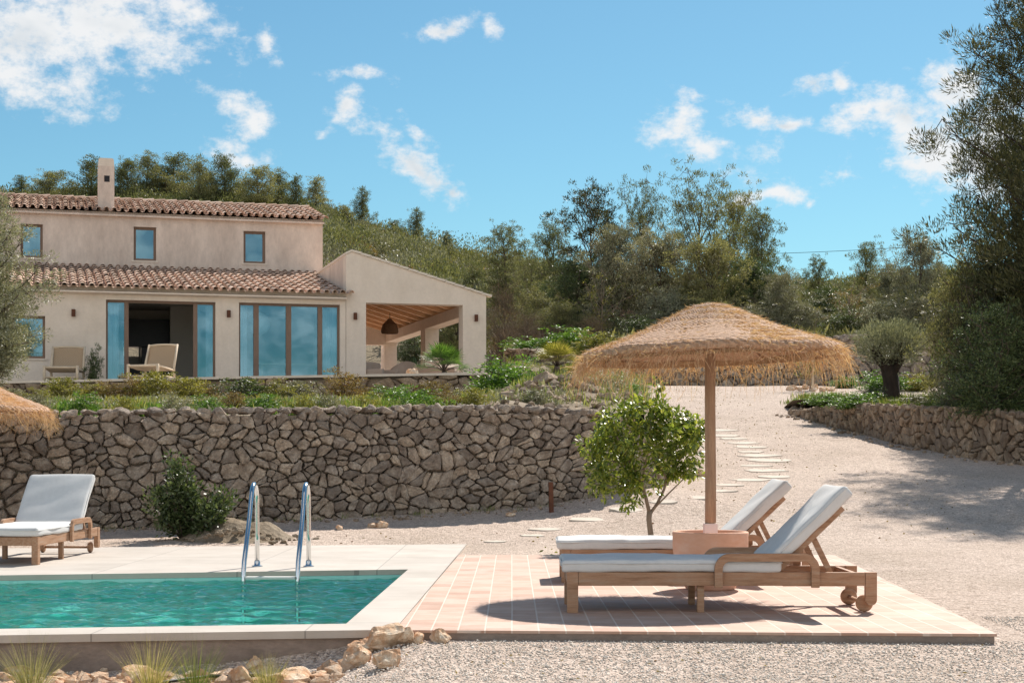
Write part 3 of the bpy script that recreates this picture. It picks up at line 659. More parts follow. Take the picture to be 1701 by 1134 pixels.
def f4(rg):
    y = rg.uniform(27, 38); x = float(np.interp(y, [p[0] for p in BW[::-1]], [p[1] for p in BW[::-1]]))+rg.uniform(-.45, .1); return x, y, gh(x, y)
rubble('rubble', 160, f4, .02, .08, M['stone2'], 'loose stones along the foot of the curving wall', 35)
# gravel pebbles lying loose in the foreground
rg = np.random.default_rng(5); n = 36000
oc = np.array([(1, 0, 0), (0, 1, 0), (-1, 0, 0), (0, -1, 0), (0, 0, 1), (0, 0, -1)], float)
px_ = rg.uniform(-60, 1760, n); yy = 7.4+rg.random(n)**1.2*3.4; xx = (px_-CX)*yy/F
inside = ((yy > 9.42) & (xx < -.6+3.7*1.0)) | ((xx < -.6) & (yy > 9.42)) | ((yy > 9.42) & (xx < PFR[0]+(yy-9.42)*-.17+.08))
xx, yy = xx[~inside], yy[~inside]; n = len(xx)
s = rg.uniform(.0038, .0085, n)*np.where(rg.random(n) < .04, 1.8, 1)
q = rg.normal(size=(n, 3, 3)); q[:, 0] /= np.linalg.norm(q[:, 0], axis=1)[:, None]; q[:, 1] = np.cross(q[:, 0], q[:, 1]); q[:, 1] /= np.linalg.norm(q[:, 1], axis=1)[:, None]; q[:, 2] = np.cross(q[:, 0], q[:, 1])
V = oc[None]*rg.uniform(.6, 1.2, (n, 6, 1)); V = np.einsum('nij,njk->nik', V, q)*s[:, None, None]*np.array([1, 1, .75])
V += np.stack([xx, yy, ground_h(xx, yy)+s*.35], -1)[:, None, :]
fo = np.array([(0, 1, 4), (1, 2, 4), (2, 3, 4), (3, 0, 4), (1, 0, 5), (2, 1, 5), (3, 2, 5), (0, 3, 5)])
Fp = (fo[None]+6*np.arange(n)[:, None, None]).reshape(-1)
me = bpy.data.meshes.new('gravel'); me.vertices.add(n*6); me.vertices.foreach_set('co', V.reshape(-1).astype(np.float32)); me.loops.add(len(Fp)); me.loops.foreach_set('vertex_index', Fp.astype(np.int32)); me.polygons.add(n*8); me.polygons.foreach_set('loop_start', np.arange(0, n*24, 3, dtype=np.int32)); me.update(calc_edges=True)
tag(link('gravel', me, M['pebble']), 'loose pale gravel chips in the foreground', None, None, 'stuff')
# ---------------------------------------------------------------- loungers
def padbox(lx, ly, lz, r, name, mat, parent, Mx=None, seed=0):
    bm = bmesh.new(); bmesh.ops.create_grid(bm, x_segments=24, y_segments=10, size=.5); bm.free()
    nx, ny, nz = 22, 10, 4; bm = bmesh.new(); bmesh.ops.create_cube(bm, size=1)
    bmesh.ops.scale(bm, vec=(lx, ly, lz), verts=bm.verts)
    bmesh.ops.bevel(bm, geom=list(bm.edges), offset=r, segments=3, affect='EDGES', profile=.55)
    for ax, n, L in ((0, nx, lx), (1, ny, ly)):
        for k in range(1, n):
            p = [0, 0, 0]; p[ax] = -L/2+r+(L-2*r)*k/n; no = [0, 0, 0]; no[ax] = 1
            bmesh.ops.bisect_plane(bm, geom=bm.verts[:]+bm.edges[:]+bm.faces[:], plane_co=p, plane_no=no)
    rg = np.random.default_rng(seed); ph = rg.uniform(0, 6, 6)
    for v in bm.verts:
        x, y, z = v.co; e = max(0, 1-abs(2*y/ly)**4)*max(0, 1-abs(2*x/lx)**10)
        v.co.z += (.010*e*(1 if z > 0 else .2)+.0035*math.sin(x*9+ph[0])*math.sin(y*7+ph[1])*(z > 0)+.0022*math.sin(x*23+ph[2]+y*11)+.003*math.sin(x*5+y*3+ph[5])-.006*math.exp(-((x+lx*.1)/.03)**2)*(z > 0)*(lx > 1))
        v.co.y += .0035*math.sin(x*11+ph[3])*(abs(y) > ly*.4); v.co.x += .004*math.sin(y*9+ph[4])*(abs(x) > lx*.4)
    if Mx is not None: bm.transform(Mx)
    me = bpy.data.meshes.new(name); bm.to_mesh(me); bm.free(); me.shade_smooth()
    return link(name, me, mat, parent)
def piping(lx, ly, r, name, parent, Mx):
    pts = []
    for cx_, cy_, a0 in ((lx/2-r, ly/2-r, 0), (-lx/2+r, ly/2-r, 90), (-lx/2+r, -ly/2+r, 180), (lx/2-r, -ly/2+r, 270)):
        for k in range(5): a = R(a0+k*22.5); pts.append((cx_+(r+.002)*math.cos(a), cy_+(r+.002)*math.sin(a)))
    # straight runs get extra points so that the welt can wander a little
    out = []
    for i in range(len(pts)):
        a, b = pts[i], pts[(i+1) % len(pts)]; n = max(1, int(math.hypot(b[0]-a[0], b[1]-a[1])/.09))
        for k in range(n): t = k/n; x = a[0]+(b[0]-a[0])*t; y = a[1]+(b[1]-a[1])*t; out.append(Mx @ Vector((x, y+.0035*math.sin(x*11)*(abs(y) > ly*.4), .002*math.sin(x*17+y*9))))
    MB().tube(out+[out[0]], .0042, 6, cap=False).build(name, M['fabric'], parent, smooth=True)
def arm_loop(y0, y1):
    # bent flat-section arm rest: rises, runs level, drops again
    x0, x1, zt, zb, w, r = .95, 1.625, .385, .165, .052, .10
    def path(off):
        pts = [(x0+off, zb)]; rr = r-off
        for k in range(9): a = math.pi-k*math.pi/16; pts.append((x0+r+rr*math.cos(a), zt-r+rr*math.sin(a)))
        for k in range(9): a = math.pi/2-k*math.pi/16; pts.append((x1-r+rr*math.cos(a), zt-r+rr*math.sin(a)))
        pts.append((x1-off, zb)); return pts
    A, B = path(0), path(w); n = len(A); mb = MB(); vs = []
    for y in (y0, y1): vs += [(x, y, z) for x, z in A]+[(x, y, z) for x, z in B]
    fs = []
    for i in range(n-1):
        fs += [(i, i+1, n+i+1, n+i), (2*n+i+1, 2*n+i, 3*n+i, 3*n+i+1), (i+1, i, 2*n+i, 2*n+i+1), (n+i, n+i+1, 3*n+i+1, 3*n+i)]
    fs += [(0, n, 3*n, 2*n), (n-1, 3*n-1, 4*n-1, 2*n-1)]
    return mb.add(vs, fs)
def lounger(loc, rz, label, seed):
    t = empty('sun_lounger', label, 'sun lounger', loc, rz, 'teak sun loungers with pale cushions'); W = .66; wd = M['wood']
    for y in (0, W-.028):
        mb = MB().box(.074, 1.926, y, y+.028, .175, .262); mb.build('side_rail', wd, t, bevel=.004)
    for x in (.006, 1.85):
        MB().box(x, x+.03, .03, W-.03, .178, .258).build('end_rail', wd, t, bevel=.003)
    for y in (-.004, W-.056): MB().box(0, .073, y, y+.06, 0, .264).build('leg', wd, t, bevel=.005)
    for y in (.03, W-.075): MB().box(.845, .89, y, y+.045, 0, .25).build('leg', wd, t, bevel=.004)
    for y in (-.004, W-.041):
        pol = [(1.927, .262), (1.927, .085)]+[(1.9635+.0365*math.cos(a), .085+.036*math.sin(a)) for a in np.linspace(math.pi*1.02, math.pi*1.98, 9)]+[(2.0, .085), (2.0, .262)]
        MB().prism([(x, z) for x, z in pol], 'y', y, y+.045).build('rear_post', wd, t)
    for y in (.055, W-.105):
        mb = MB(); pr = [(.0, -.022), (.03, -.022), (.048, -.019), (.0555, -.01), (.0555, .01), (.048, .019), (.03, .022), (0, .022)]
        n = 28; m_ = len(pr)
        vs = [(1.935+r*math.cos(2*math.pi*k/n), y+.025+q, .0565+r*math.sin(2*math.pi*k/n)) for r, q in pr for k in range(n)]
        fs = [(i*n+k, i*n+(k+1) % n, (i+1)*n+(k+1) % n, (i+1)*n+k) for i in range(m_-1) for k in range(n)]
        mb.add(vs, fs); mb.build('wheel', wd, t, smooth=True)
    MB().tube([(1.935, .08, .0565), (1.935, W-.08, .0565)], .013, 12).build('axle', wd, t, smooth=True)
    mb = MB()
    for k in range(13): mb.box(.05+k*.1, .125+k*.1, .0295, W-.0295, .236, .256)
    mb.build('slatted_base', wd, t)
    for y in (.029, W-.055): MB().box(1.40, 1.80, y, y+.024, .17, .2).build('ratchet_rail', wd, t)
    arm_loop(-.036, -.006).build('arm_rest', wd, t, bevel=.003); arm_loop(W+.006, W+.036).build('arm_rest', wd, t, bevel=.003)
    ang = R(44); px, pz = 1.345, .272; T_ = Matrix.Translation((px, 0, pz)) @ Matrix.Rotation(-ang, 4, 'Y')
    mb = MB(); mb.box(-.05, .60, .035, .06, -.035, 0, T_); mb.box(-.05, .60, W-.06, W-.035, -.035, 0, T_)
    for k in range(6): mb.box(.0+k*.10, .07+k*.10, .0605, W-.0605, -.022, -.004, T_)
    mb.build('backrest_frame', wd, t, bevel=.002)
    for y in (.066, W-.088):
        a = T_ @ Vector((.33, y, -.03)); b = Vector((1.73, y, .22)); d = (b-a).normalized(); n_ = Vector((-d.z, 0, d.x))*.018
        mb = MB(); vs = []
        for yy in (y, y+.02): vs += [(a.x+n_.x, yy, a.z+n_.z), (b.x+n_.x, yy, b.z+n_.z), (b.x-n_.x, yy, b.z-n_.z), (a.x-n_.x, yy, a.z-n_.z)]
        mb.add(vs, [(3, 2, 1, 0), (4, 5, 6, 7), (0, 1, 5, 4), (1, 2, 6, 5), (2, 3, 7, 6), (3, 0, 4, 7)]); mb.build('support_strut', wd, t)
    for y in (.09, W-.112):
        c = MB(); pol = [(1.30, .262), (1.375, .262), (1.50, .378), (1.455, .378)]; c.prism(pol, 'y', y, y+.02); c.build('hinge_bracket', wd, t)
    q = padbox(1.42, W+.02, .078, .022, 'seat_cushion', M['fabric'], t, Matrix.Translation((.68, W/2, .302)), seed)
    piping(1.42, W+.02, .022, 'piping', q, Matrix.Translation((.68, W/2, .320)))
    q = padbox(.70, W+.01, .085, .024, 'back_cushion', M['fabric'], t, T_ @ Matrix.Translation((.355, W/2, .045)), seed+1)
    piping(.70, W+.01, .024, 'piping', q, T_ @ Matrix.Translation((.355, W/2, .064)))
    return t
lounger((.355, 10.5, 0), R(-.3), 'nearest teak sun lounger on the terracotta patio, in front of the parasol pot', 1)
lounger((.395, 13.0, 0), R(-.3), 'teak sun lounger behind the parasol pot, half hidden by the nearer one', 5)
lounger((-4.395, 15.05, 0), R(88), 'teak sun lounger facing the pool on the pale deck at the left picture edge', 9)

# ---------------------------------------------------------------- parasols
def parasol(loc, label, tilt, seed, fringe_n=1350, polez=0, full=True):
    rg = np.random.default_rng(seed)
    t = empty('parasol', label, 'parasol', loc, 0)
    if full: t['group'] = 'esparto parasols'
    mb = MB(); mb.tube([(0, 0, polez+.0), (0.002, 0, .8), (-.002, .002, 1.4), (0, 0, 2.12)], [.043, .042, .041, .039], 20); mb.build('pole', M['woodp'], t, smooth=True)
    if full:
        MB().box(-.05, .05, -.05, .05, .40, .50).build('pole_sleeve', M['white'], t, bevel=.004)
    Tm = Matrix.Rotation(tilt, 4, 'Y')
    RR = 1.055
    prof = [(0, 2.17), (.05, 2.167), (.12, 2.155), (.2, 2.13), (.3, 2.085), (.42, 2.03), (.55, 1.978), (.7, 1.93), (.85, 1.888), (.97, 1.853), (1.03, 1.832), (RR, 1.805), (RR+.008, 1.785), (RR+.004, 1.765), (1.035, 1.758), (1.02, 1.79), (.85, 1.845), (.6, 1.93), (.3, 2.04), (0.045, 2.12)]
    na = 96; vs = []; pz = []
    zr = lambda r: np.interp(r, [p[0] for p in prof[:11]], [p[1] for p in prof[:11]])
    prof2 = []
    for i in range(len(prof)-1):
        (r0, z0), (r1, z1) = prof[i], prof[i+1]
        for s_ in range(3): prof2.append((r0+(r1-r0)*s_/3, z0+(z1-z0)*s_/3))
    prof2.append(prof[-1])
    for i, (r, z) in enumerate(prof2):
        for k in range(na):
            a = 2*math.pi*k/na; sag = -.014*(1-math.cos(8*a))/2*r*r; wob = .008*math.sin(3*a+1)*r+rg.normal(0, .0022)+.006*math.sin(r*55)*(i < 33)
            v_ = Tm @ Vector((r*math.cos(a)*(1+.006*math.sin(5*a)), r*math.sin(a), z-2.0+sag+wob)); vs.append((v_.x, v_.y, v_.z+2.0))
    m_ = len(prof2); fs = [(i*na+k, i*na+(k+1) % na, (i+1)*na+(k+1) % na, (i+1)*na+k) for i in range(m_-1) for k in range(na)]
    mb = MB(); mb.add(vs, fs); cn = mb.build('canopy', M['thatch'], t, smooth=True)
    # loose fibres all over the weave
    def ribbons(n, P, D, L, w, curl, grav, seg=4):
        P = P.copy(); D = D/np.linalg.norm(D, axis=1)[:, None]; out = []; ax = rg.normal(size=(n, 3)); ax /= np.linalg.norm(ax, axis=1)[:, None]
        st = (L/seg)[:, None]; S = np.cross(D, rg.normal(size=(n, 3))); S /= np.linalg.norm(S, axis=1)[:, None]; S *= w
        a0, b0 = P-S, P+S
        for j in range(seg):
            P = P+D*st; wj = 1-.6*(j+1)/seg; a1, b1 = P-S*wj, P+S*wj
            out.append(np.stack([a0, b0, b1, a1], 1)); a0, b0 = a1, b1
            D = D+np.cross(ax, D)*curl[:, None]+np.array([0, 0, -1])*grav; D /= np.linalg.norm(D, axis=1)[:, None]
        return np.concatenate(out)
    tl = lambda P: np.array(P) @ np.array(Tm.to_3x3()).T
    n = 15000; r = np.sqrt(rg.random(n))*1.03; a = rg.uniform(0, 2*math.pi, n)
    P = np.stack([r*np.cos(a), r*np.sin(a), zr(r)-2.0-.012*r], 1); P = tl(P)+np.array([0, 0, 2.0])
    ta = a+math.pi/2+rg.normal(0, .5, n); D = np.stack([np.cos(ta)+.3*np.cos(a), np.sin(ta)+.3*np.sin(a), rg.uniform(-.15, .12, n)], 1)
    quads('loose_fibre', ribbons(n, P, D, rg.uniform(.03, .085, n), .0019, rg.normal(0, .25, n), .06, 3), M['straw'], cn)
    cn.children[0]['kind'] = 'stuff'
    n = fringe_n; a = rg.uniform(0, 2*math.pi, n); a += .05*np.sin(a*37)
    P = np.stack([np.cos(a)*1.045, np.sin(a)*1.045, np.full(n, -.24)+rg.uniform(-.01, .015, n)], 1); P = tl(P)+np.array([0, 0, 2.0])
    D = np.stack([np.cos(a+rg.normal(0, .9, n)), np.sin(a+rg.normal(0, .9, n)), rg.uniform(-1.6, -.2, n)], 1)
    V1 = ribbons(n, P, D, rg.uniform(.12, .36, n), .0024, rg.normal(0, .62, n), .30, 10)
    n2 = n; a = rg.uniform(0, 2*math.pi, n2)
    P = np.stack([np.cos(a)*1.04, np.sin(a)*1.04, np.full(n2, -.228)+rg.uniform(-.01, .02, n2)], 1); P = tl(P)+np.array([0, 0, 2.0])
    D = np.stack([np.cos(a+rg.normal(0, .8, n2)), np.sin(a+rg.normal(0, .8, n2)), rg.uniform(-1, .45, n2)], 1)
    V2 = ribbons(n2, P, D, rg.uniform(.05, .15, n2), .0025, rg.normal(0, .5, n2), .3, 5)
    fr = quads('fringe', np.concatenate([V1, V2]), M['straw'], t); fr['kind'] = 'stuff'
    # hoop and ribs
    mb = MB(); nh = 64; vs = []
    for k in range(nh):
        a = 2*math.pi*k/nh
        for r, z in ((1.005, -.265), (1.028, -.265), (1.028, -.215), (1.005, -.215)):
            v_ = Tm @ Vector((r*math.cos(a), r*math.sin(a), z)); vs.append((v_.x, v_.y, v_.z+2))
    mb.add(vs, [(k*4+j, k*4+(j+1) % 4, ((k+1) % nh)*4+(j+1) % 4, ((k+1) % nh)*4+j) for k in range(nh) for j in range(4)]); mb.build('hoop', M['straw_solid'], t)
    for k in range(8):
        a = 2*math.pi*k/8+.2; p0 = Tm @ Vector((.045*math.cos(a), .045*math.sin(a), .09)); p1 = Tm @ Vector((1.0*math.cos(a), 1.0*math.sin(a), -.235))
        MB().tube([p0+Vector((0, 0, 2)), p1+Vector((0, 0, 2))], .012, 8).build('rib', M['woodp'], t, smooth=True)
    for ch in t.children:
        if ch.name.split('.')[0] in ('canopy', 'fringe', 'hoop', 'rib'): ch.scale = (.935, .935, 1)
    return t
M['straw_solid'] = surf('straw_band', (.36, .22, .12), (.56, .38, .22), 4, .8, .5, .006, 50, (1, 1, 6), fine=.3)
UX, UY = gx(1180, 12.35), 12.35
parasol((UX, UY, 0), 'shaggy esparto parasol on a round wooden pole between the two patio loungers', R(-1.9), 2, polez=.06)
parasol((gx(-62, 18.9), 18.9, -.19), 'esparto parasol cut off by the left picture edge, in front of the tall stone wall', R(4), 4, 1500, polez=.2, full=False)
# planter pot standing under the parasol pole
pot = empty('planter_pot', 'large round terracotta pot holding the parasol pole between the loungers', 'pot', (UX, UY, 0))
pf = [(0, 0.0), (.175, 0), (.19, .012), (.215, .07), (.252, .14), (.274, .22), (.286, .32), (.286, .40), (.289, .425), (.286, .437), (.27, .44), (.257, .434), (.255, .36), (.25, .30)]
MB().lathe(pf, 64).build('pot_body', M['terracotta'], pot, smooth=True)
MB().lathe([(.2505, .30), (.06, .325), (.0, .33)], 32).build('pot_filling', M['terracotta'], pot, smooth=True)

# small things by the wall
mb = MB(); mb.box(-.03, .03, -.02, .02, -.1, .41); o = mb.build('stake', M['rusty'], bevel=.003, loc=(gx(916, 21.9), 21.9, gh(gx(916, 21.9), 21.9))); o.rotation_euler = (R(2), R(-2), .2)
tag(o, 'short rusty brown stake standing at the foot of the tall stone wall', 'stake')
mb = MB(); mb.tube([(gx(350, 8.9), 8.9, -.19), (gx(310, 8.75), 8.75, -.185), (gx(270, 8.55), 8.55, -.175), (gx(230, 8.45), 8.45, -.19)][::-1]+[(gx(400, 8.85), 8.85, -.185), (gx(430, 8.8), 8.8, -.17), (gx(470, 8.7), 8.7, -.2)], .009, 8)
tag(mb.build('drip_hose', M['hose'], smooth=True), 'thin black irrigation hose running over the foreground rubble', 'hose')
# dirt mound next to the wall shrub
v = np.linspace(-1, 1, 44); XX, YY = np.meshgrid(gx(395, 19.3)+v*1.05, 19.3+v*.62)
ZZ = ground_h(XX, YY)-.03
for cx_, cy_, h_, r_ in ((375, 19.45, .24, .30), (448, 19.5, .17, .22), (410, 19.2, .12, .3), (330, 19.3, .08, .25)):
    ZZ = ZZ+h_*np.exp(-((XX-gx(cx_, cy_))**2+(YY-cy_)**2)/r_**2)
ZZ += np.random.default_rng(3).normal(0, .012, ZZ.shape)*ss(ZZ-ground_h(XX, YY), 0, .1)
sheet('soil_heap', XX, YY, ZZ, M['soil'], kind='structure', label='small heap of dug earth at the foot of the tall wall')
def f5(rg):
    x = gx(400, 19.3)+rg.normal(0, .42); y = 19.15+rg.normal(0, .22); return x, y, gh(x, y)+.14*math.exp(-((x-gx(395, 19.3))/.4)**2)-.01
rubble('rubble', 240, f5, .01, .06, M['soil'], 'clods of brown earth around the small heap', 36)
# power line
mb = MB(); pts = []
for k in range(25):
    t_ = k/24; px = 1120+(1520-1120)*t_; py = 424-14*t_+3*math.sin(math.pi*t_); pts.append(at(px, py, 82))
mb.tube(pts, .012, 5); tag(mb.build('power_line', M['hose']), 'thin overhead cable crossing the sky between the right hand trees', 'cable')

# ---------------------------------------------------------------- house
ZF = 2.95; HA = math.atan2(.272, .962); cH, sH = math.cos(HA), math.sin(HA); HX0, HY0 = gx(575, 47), 47.0
def ha(px, b=0):
    k = (px-CX)/F; return (k*(HY0+cH*b)-HX0+sH*b)/(cH-k*sH)
def hz(py, a, b=0): return CH-(py-HZ)*(HY0+sH*a+cH*b)/F-ZF
def hp(px, py, b=0): a = ha(px, b); return a, hz(py, a, b)
house = empty('house', 'two storey farmhouse in pinkish plaster with clay tile roofs and an open side porch', 'house', (HX0, HY0, ZF), HA)
def wall_holes(name, a0, a1, z0, z1, holes, b0, b1, mat, parent=house, axis='b'):
    A = sorted({a0, a1, *[h[0] for h in holes], *[h[1] for h in holes]}); Z = sorted({z0, z1, *[h[2] for h in holes], *[h[3] for h in holes]})
    fill = lambda i, j: 0 <= i < len(A)-1 and 0 <= j < len(Z)-1 and not any(h[0]-1e-6 <= A[i] and A[i+1] <= h[1]+1e-6 and h[2]-1e-6 <= Z[j] and Z[j+1] <= h[3]+1e-6 for h in holes)
    mb = MB()
    for i in range(len(A)-1):
        for j in range(len(Z)-1):
            if not fill(i, j): continue
            x0, x1, y0, y1 = A[i], A[i+1], Z[j], Z[j+1]
            mb.add([(x0, b0, y0), (x1, b0, y0), (x1, b0, y1), (x0, b0, y1)], [(0, 1, 2, 3)]); mb.add([(x0, b1, y0), (x1, b1, y0), (x1, b1, y1), (x0, b1, y1)], [(3, 2, 1, 0)])
            if not fill(i-1, j): mb.add([(x0, b0, y0), (x0, b0, y1), (x0, b1, y1), (x0, b1, y0)], [(0, 1, 2, 3)])
            if not fill(i+1, j): mb.add([(x1, b0, y0), (x1, b1, y0), (x1, b1, y1), (x1, b0, y1)], [(0, 1, 2, 3)])
            if not fill(i, j-1): mb.add([(x0, b0, y0), (x0, b1, y0), (x1, b1, y0), (x1, b0, y0)], [(0, 1, 2, 3)])
            if not fill(i, j+1): mb.add([(x0, b0, y1), (x1, b0, y1), (x1, b1, y1), (x0, b1, y1)], [(0, 1, 2, 3)])
    return mb.build(name, mat, parent)
def window(a0, a1, z0, z1, b, fw=.07, sill=True, vbars=(), label=None):
    f = MB(); d0, d1 = b+.14, b+.20
    f.box(a0+.002, a0+fw, d0, d1, z0+.002, z1-.002); f.box(a1-fw, a1-.002, d0, d1, z0+.002, z1-.002); f.box(a0+fw, a1-fw, d0, d1, z0+.002, z0+fw); f.box(a0+fw, a1-fw, d0, d1, z1-fw, z1-.002)
    for x in vbars: f.box(x-fw*.5, x+fw*.5, d0-.004, d1+.004, z0+fw, z1-fw)
    fo = f.build('window', M['frame'], house)
    if label: fo['label'] = label
    if sill: MB().box(a0-.06, a1+.06, b-.03, b+.139, z0-.045, z0+.001).build('sill', M['plaster'], fo)
    MB().box(a0+fw, a1-fw, d0+.025, d0+.033, z0+fw, z1-fw).build('pane', M['glass'], fo)
    return fo
# ground floor front wall
zl = hz(487, 0, 0)
def hole(x0, x1, y0, y1, b=0, zfl=False):
    a0, a1 = ha(x0, b), ha(x1, b); am = (a0+a1)/2
    return [a0, a1, -.05 if zfl else hz(y1, am, b), hz(y0, am, b)]
WL = hole(18, 75, 524, 595); D1 = hole(176, 358, 499.5, 0, zfl=True); D2 = hole(397, 565, 504, 0, zfl=True)
AL = ha(-330, 0)
wall_holes('ground_floor_wall', AL, -.012, -.3, zl+.02, [WL, D1, D2], 0, .32, M['plaster'])
window(*WL, 0, .07)
# sliding doors
def sliding(name, h, panels, posts, opens):
    f = MB(); a0, a1, z0, z1 = h; b0, b1 = .15, .24; fw = .055
    f.box(a0+.002, a0+fw, b0, b1, 0, z1-.002); f.box(a1-fw, a1-.002, b0, b1, 0, z1-.002); f.box(a0+fw, a1-fw, b0, b1, z1-fw-.01, z1-.002); f.box(a0+fw, a1-fw, b0, b1, -.02, .03)
    for x, w in posts: f.box(x-w/2, x+w/2, b0-.006, b1+.006, .03, z1-fw-.01)
    fo = f.build(name, M['frame'], house)
    for x0, x1, b in panels: MB().box(x0, x1, b, b+.008, .03, z1-fw-.01).build('pane', M['glass'], fo)
    return fo
pa = lambda x: ha(x, .15)
sliding('sliding_door', D1, [(pa(178), pa(208), .19), (pa(324), pa(356), .19)], [(pa(210), .12), (pa(324.5), .12)], 0)['label'] = 'sliding glass door standing open in the middle'
sliding('sliding_door', D2, [(pa(399), pa(421), .19), (pa(430), pa(475), .2), (pa(484), pa(528), .2), (pa(535), pa(563), .19)], [(pa(425.5), .15), (pa(479.5), .15), (pa(531.5), .13)], 0)['label'] = 'closed four pane sliding glass door'
# rooms behind
aR = -.35; zc = zl-.12
MB().box(AL, -.0-.02, .33, 5.9, -.02, .0).build('floor', M['plaster_in'], house)
MB().box(AL, -.02, .33, 5.9, zc, zc+.1).build('ceiling', M['plaster_in'], house)
BWn = [ha(205, 5.9), ha(231, 5.9), hz(592, ha(218, 5.9), 5.9), hz(569, ha(218, 5.9), 5.9)]
wall_holes('rear_wall', AL, -.02, -.3, zc, [BWn], 5.9, 6.2, M['plaster_in'])
MB().box(ha(377, 3), ha(377, 3)+.15, .33, 5.89, 0.001, zc-.001).build('partition_wall', M['plaster_in'], house)
MB().box(ha(110, 1), ha(110, 1)+.15, .33, 5.89, 0.001, zc-.001).build('partition_wall', M['plaster_in'], house)
MB().box(ha(283, 4.2), ha(283, 4.2)+.9, 4.2, 4.5, .001, zc-.001).build('wardrobe_panel', M['plaster_in'], house)
a0, a1 = ha(190, 5.0), ha(286, 5.0); z0, z1 = hz(575, a0, 5), hz(529, a0, 5)
t = empty('kitchen_unit', 'black kitchen cabinets seen through the open sliding door', 'kitchen cabinet', house.location.copy(), HA)
MB().box(a0, a1, 5.0, 5.6, z0, z1).build('wall_cabinet', M['dark'], t, bevel=.01); MB().box(ha(235, 5), a1, 5.0, 5.6, .01, z0-.01).build('tall_cabinet', M['dark'], t, bevel=.01); MB().box(a0-1, ha(234, 5), 5.0, 5.6, .01, .85).build('base_cabinet', M['dark'], t, bevel=.01)
# curtains
def curtain(x0, x1, b, label):
    a0, a1 = ha(x0, b), ha(x1, b); n = 60; vs = []; top = D1[3]-.1
    for k in range(n+1):
        a = a0+(a1-a0)*k/n; bb = b+.035*math.sin(k*.95)+.01*math.sin(k*2.3)
        vs += [(a, bb, .03), (a+(a1-a0)*.0, bb, top)]
    mb = MB().add(vs, [(2*k, 2*k+2, 2*k+3, 2*k+1) for k in range(n)]); o = mb.build('curtain', M['curtain'], smooth=True, loc=house.location)
    o.rotation_euler = (0, 0, HA); md = o.modifiers.new('thick', 'SOLIDIFY'); md.thickness = .004
    return tag(o, label, 'curtain')
curtain(177, 197, .33, 'white curtain bunched behind the left pane of the open sliding door')
curtain(342, 357, .33, 'white curtain bunched behind the right pane of the open sliding door')
curtain(397, 410, .33, 'narrow white curtain at the left end of the closed glass door')
curtain(537, 564, .33, 'wide white curtain at the right end of the closed glass door')
# paper globe lamp inside
a, z = hp(430, 538, 1.2)
t = empty('pendant_lamp', 'round white paper globe lamp hanging behind the closed glass door', 'lamp', (0, 0, 0), 0)
t.location = Vector((HX0+cH*a-sH*1.2, HY0+sH*a+cH*1.2, ZF+z))
bm = bmesh.new(); bmesh.ops.create_uvsphere(bm, u_segments=24, v_segments=14, radius=.33); me = bpy.data.meshes.new('globe'); bm.to_mesh(me); bm.free(); me.shade_smooth(); link('globe', me, M['lampglobe'], t)
MB().tube([(0, 0, .32), (0, 0, ZF+zc-t.location.z)], .008, 6).build('cord', M['dark'], t)
# dining table inside
def loc_h(a, b, z=0): return Vector((HX0+cH*a-sH*b, HY0+sH*a+cH*b, ZF+z))
t = empty('dining_table', 'pale dining table inside behind the closed glass door', 'table', loc_h(ha(480, 1.8), 1.8), HA)
MB().box(-1, 1, -.45, .45, .72, .76).build('table_top', M['raw_wood'], t, bevel=.01)
for sx_ in (-.85, .85):
    for sy_ in (-.35, .35): MB().box(sx_-.03, sx_+.03, sy_-.03, sy_+.03, 0, .72).build('leg', M['raw_wood'], t)
# lean-to tile roof and main roof built of barrel tiles
def tile_roof(name, a0, a1, b0, z0, b1, z1, pitch=.235, parent=house, row=.36, slab=True, seed=0):
    rg = np.random.default_rng(seed); mb = MB(); L = math.hypot(b1-b0, z1-z0); ub, uz = (b1-b0)/L, (z1-z0)/L; nb, nz = -uz, ub
    n = int(round((a1-a0)/pitch)); pitch = (a1-a0)/n; rows = int(math.ceil(L/row)); seg = 7
    for i in range(n+1):
        for kind in (0, 1):
            if kind == 1 and i == n: continue
            ac = a0+i*pitch+(pitch/2 if kind else 0)
            for r in range(rows):
                s0 = r*row-.02; s1 = min((r+1)*row+.05, L); lift0 = .028+rg.normal(0, .004); lift1 = .0
                w0, w1 = (pitch*.36, pitch*.29) if kind == 0 else (pitch*.30, pitch*.36); j = rg.normal(0, .006); vs = []
                for ring_, (s_, w, lf) in enumerate(((s0, w0, lift0), (s1, w1, lift1))):
                    for th in (1.0, .86):
                        for k in range(seg):
                            g = math.pi*k/(seg-1); x = ac+j+w*th*math.cos(g); h = w*th*math.sin(g)*.95
                            h = h+.03 if kind == 0 else .055-h*.9
                            vs.append((x, b0+ub*s_+nb*(h+lf), z0+uz*s_+nz*(h+lf)))
                S = seg; fs = []
                for k in range(S-1):
                    fs += [(k, k+1, 2*S+k+1, 2*S+k), (S+k+1, S+k, 3*S+k, 3*S+k+1), (k+1, k, S+k, S+k+1), (2*S+k, 2*S+k+1, 3*S+k+1, 3*S+k)]
                fs += [(0, 2*S, 3*S, S), (S-1, 2*S-1, 4*S-1, 3*S-1)]
                mb.add(vs, fs)
    o = mb.build(name, M['tile'], parent)
    return o
UB = 6.8
aEnd = .06
zle = hz(484, 0, -.3); aU = ha(536, UB); zu1 = hz(455.5, ha(519, UB), UB)
AT = ha(30, 0)-6
tile_roof('lean_to_roof', AT, .10, -.30, zle-.10, UB-.02, zu1, .24, row=.78, seed=1)
mb = MB(); mb.prism([(-.24, zle-.17), (UB-.03, zu1-.09), (UB-.03, zu1-.25), (.0, zle-.25), (-.24, zle-.21)], 'x', AT, -.015); mb.build('roof_deck', M['plaster'], house)
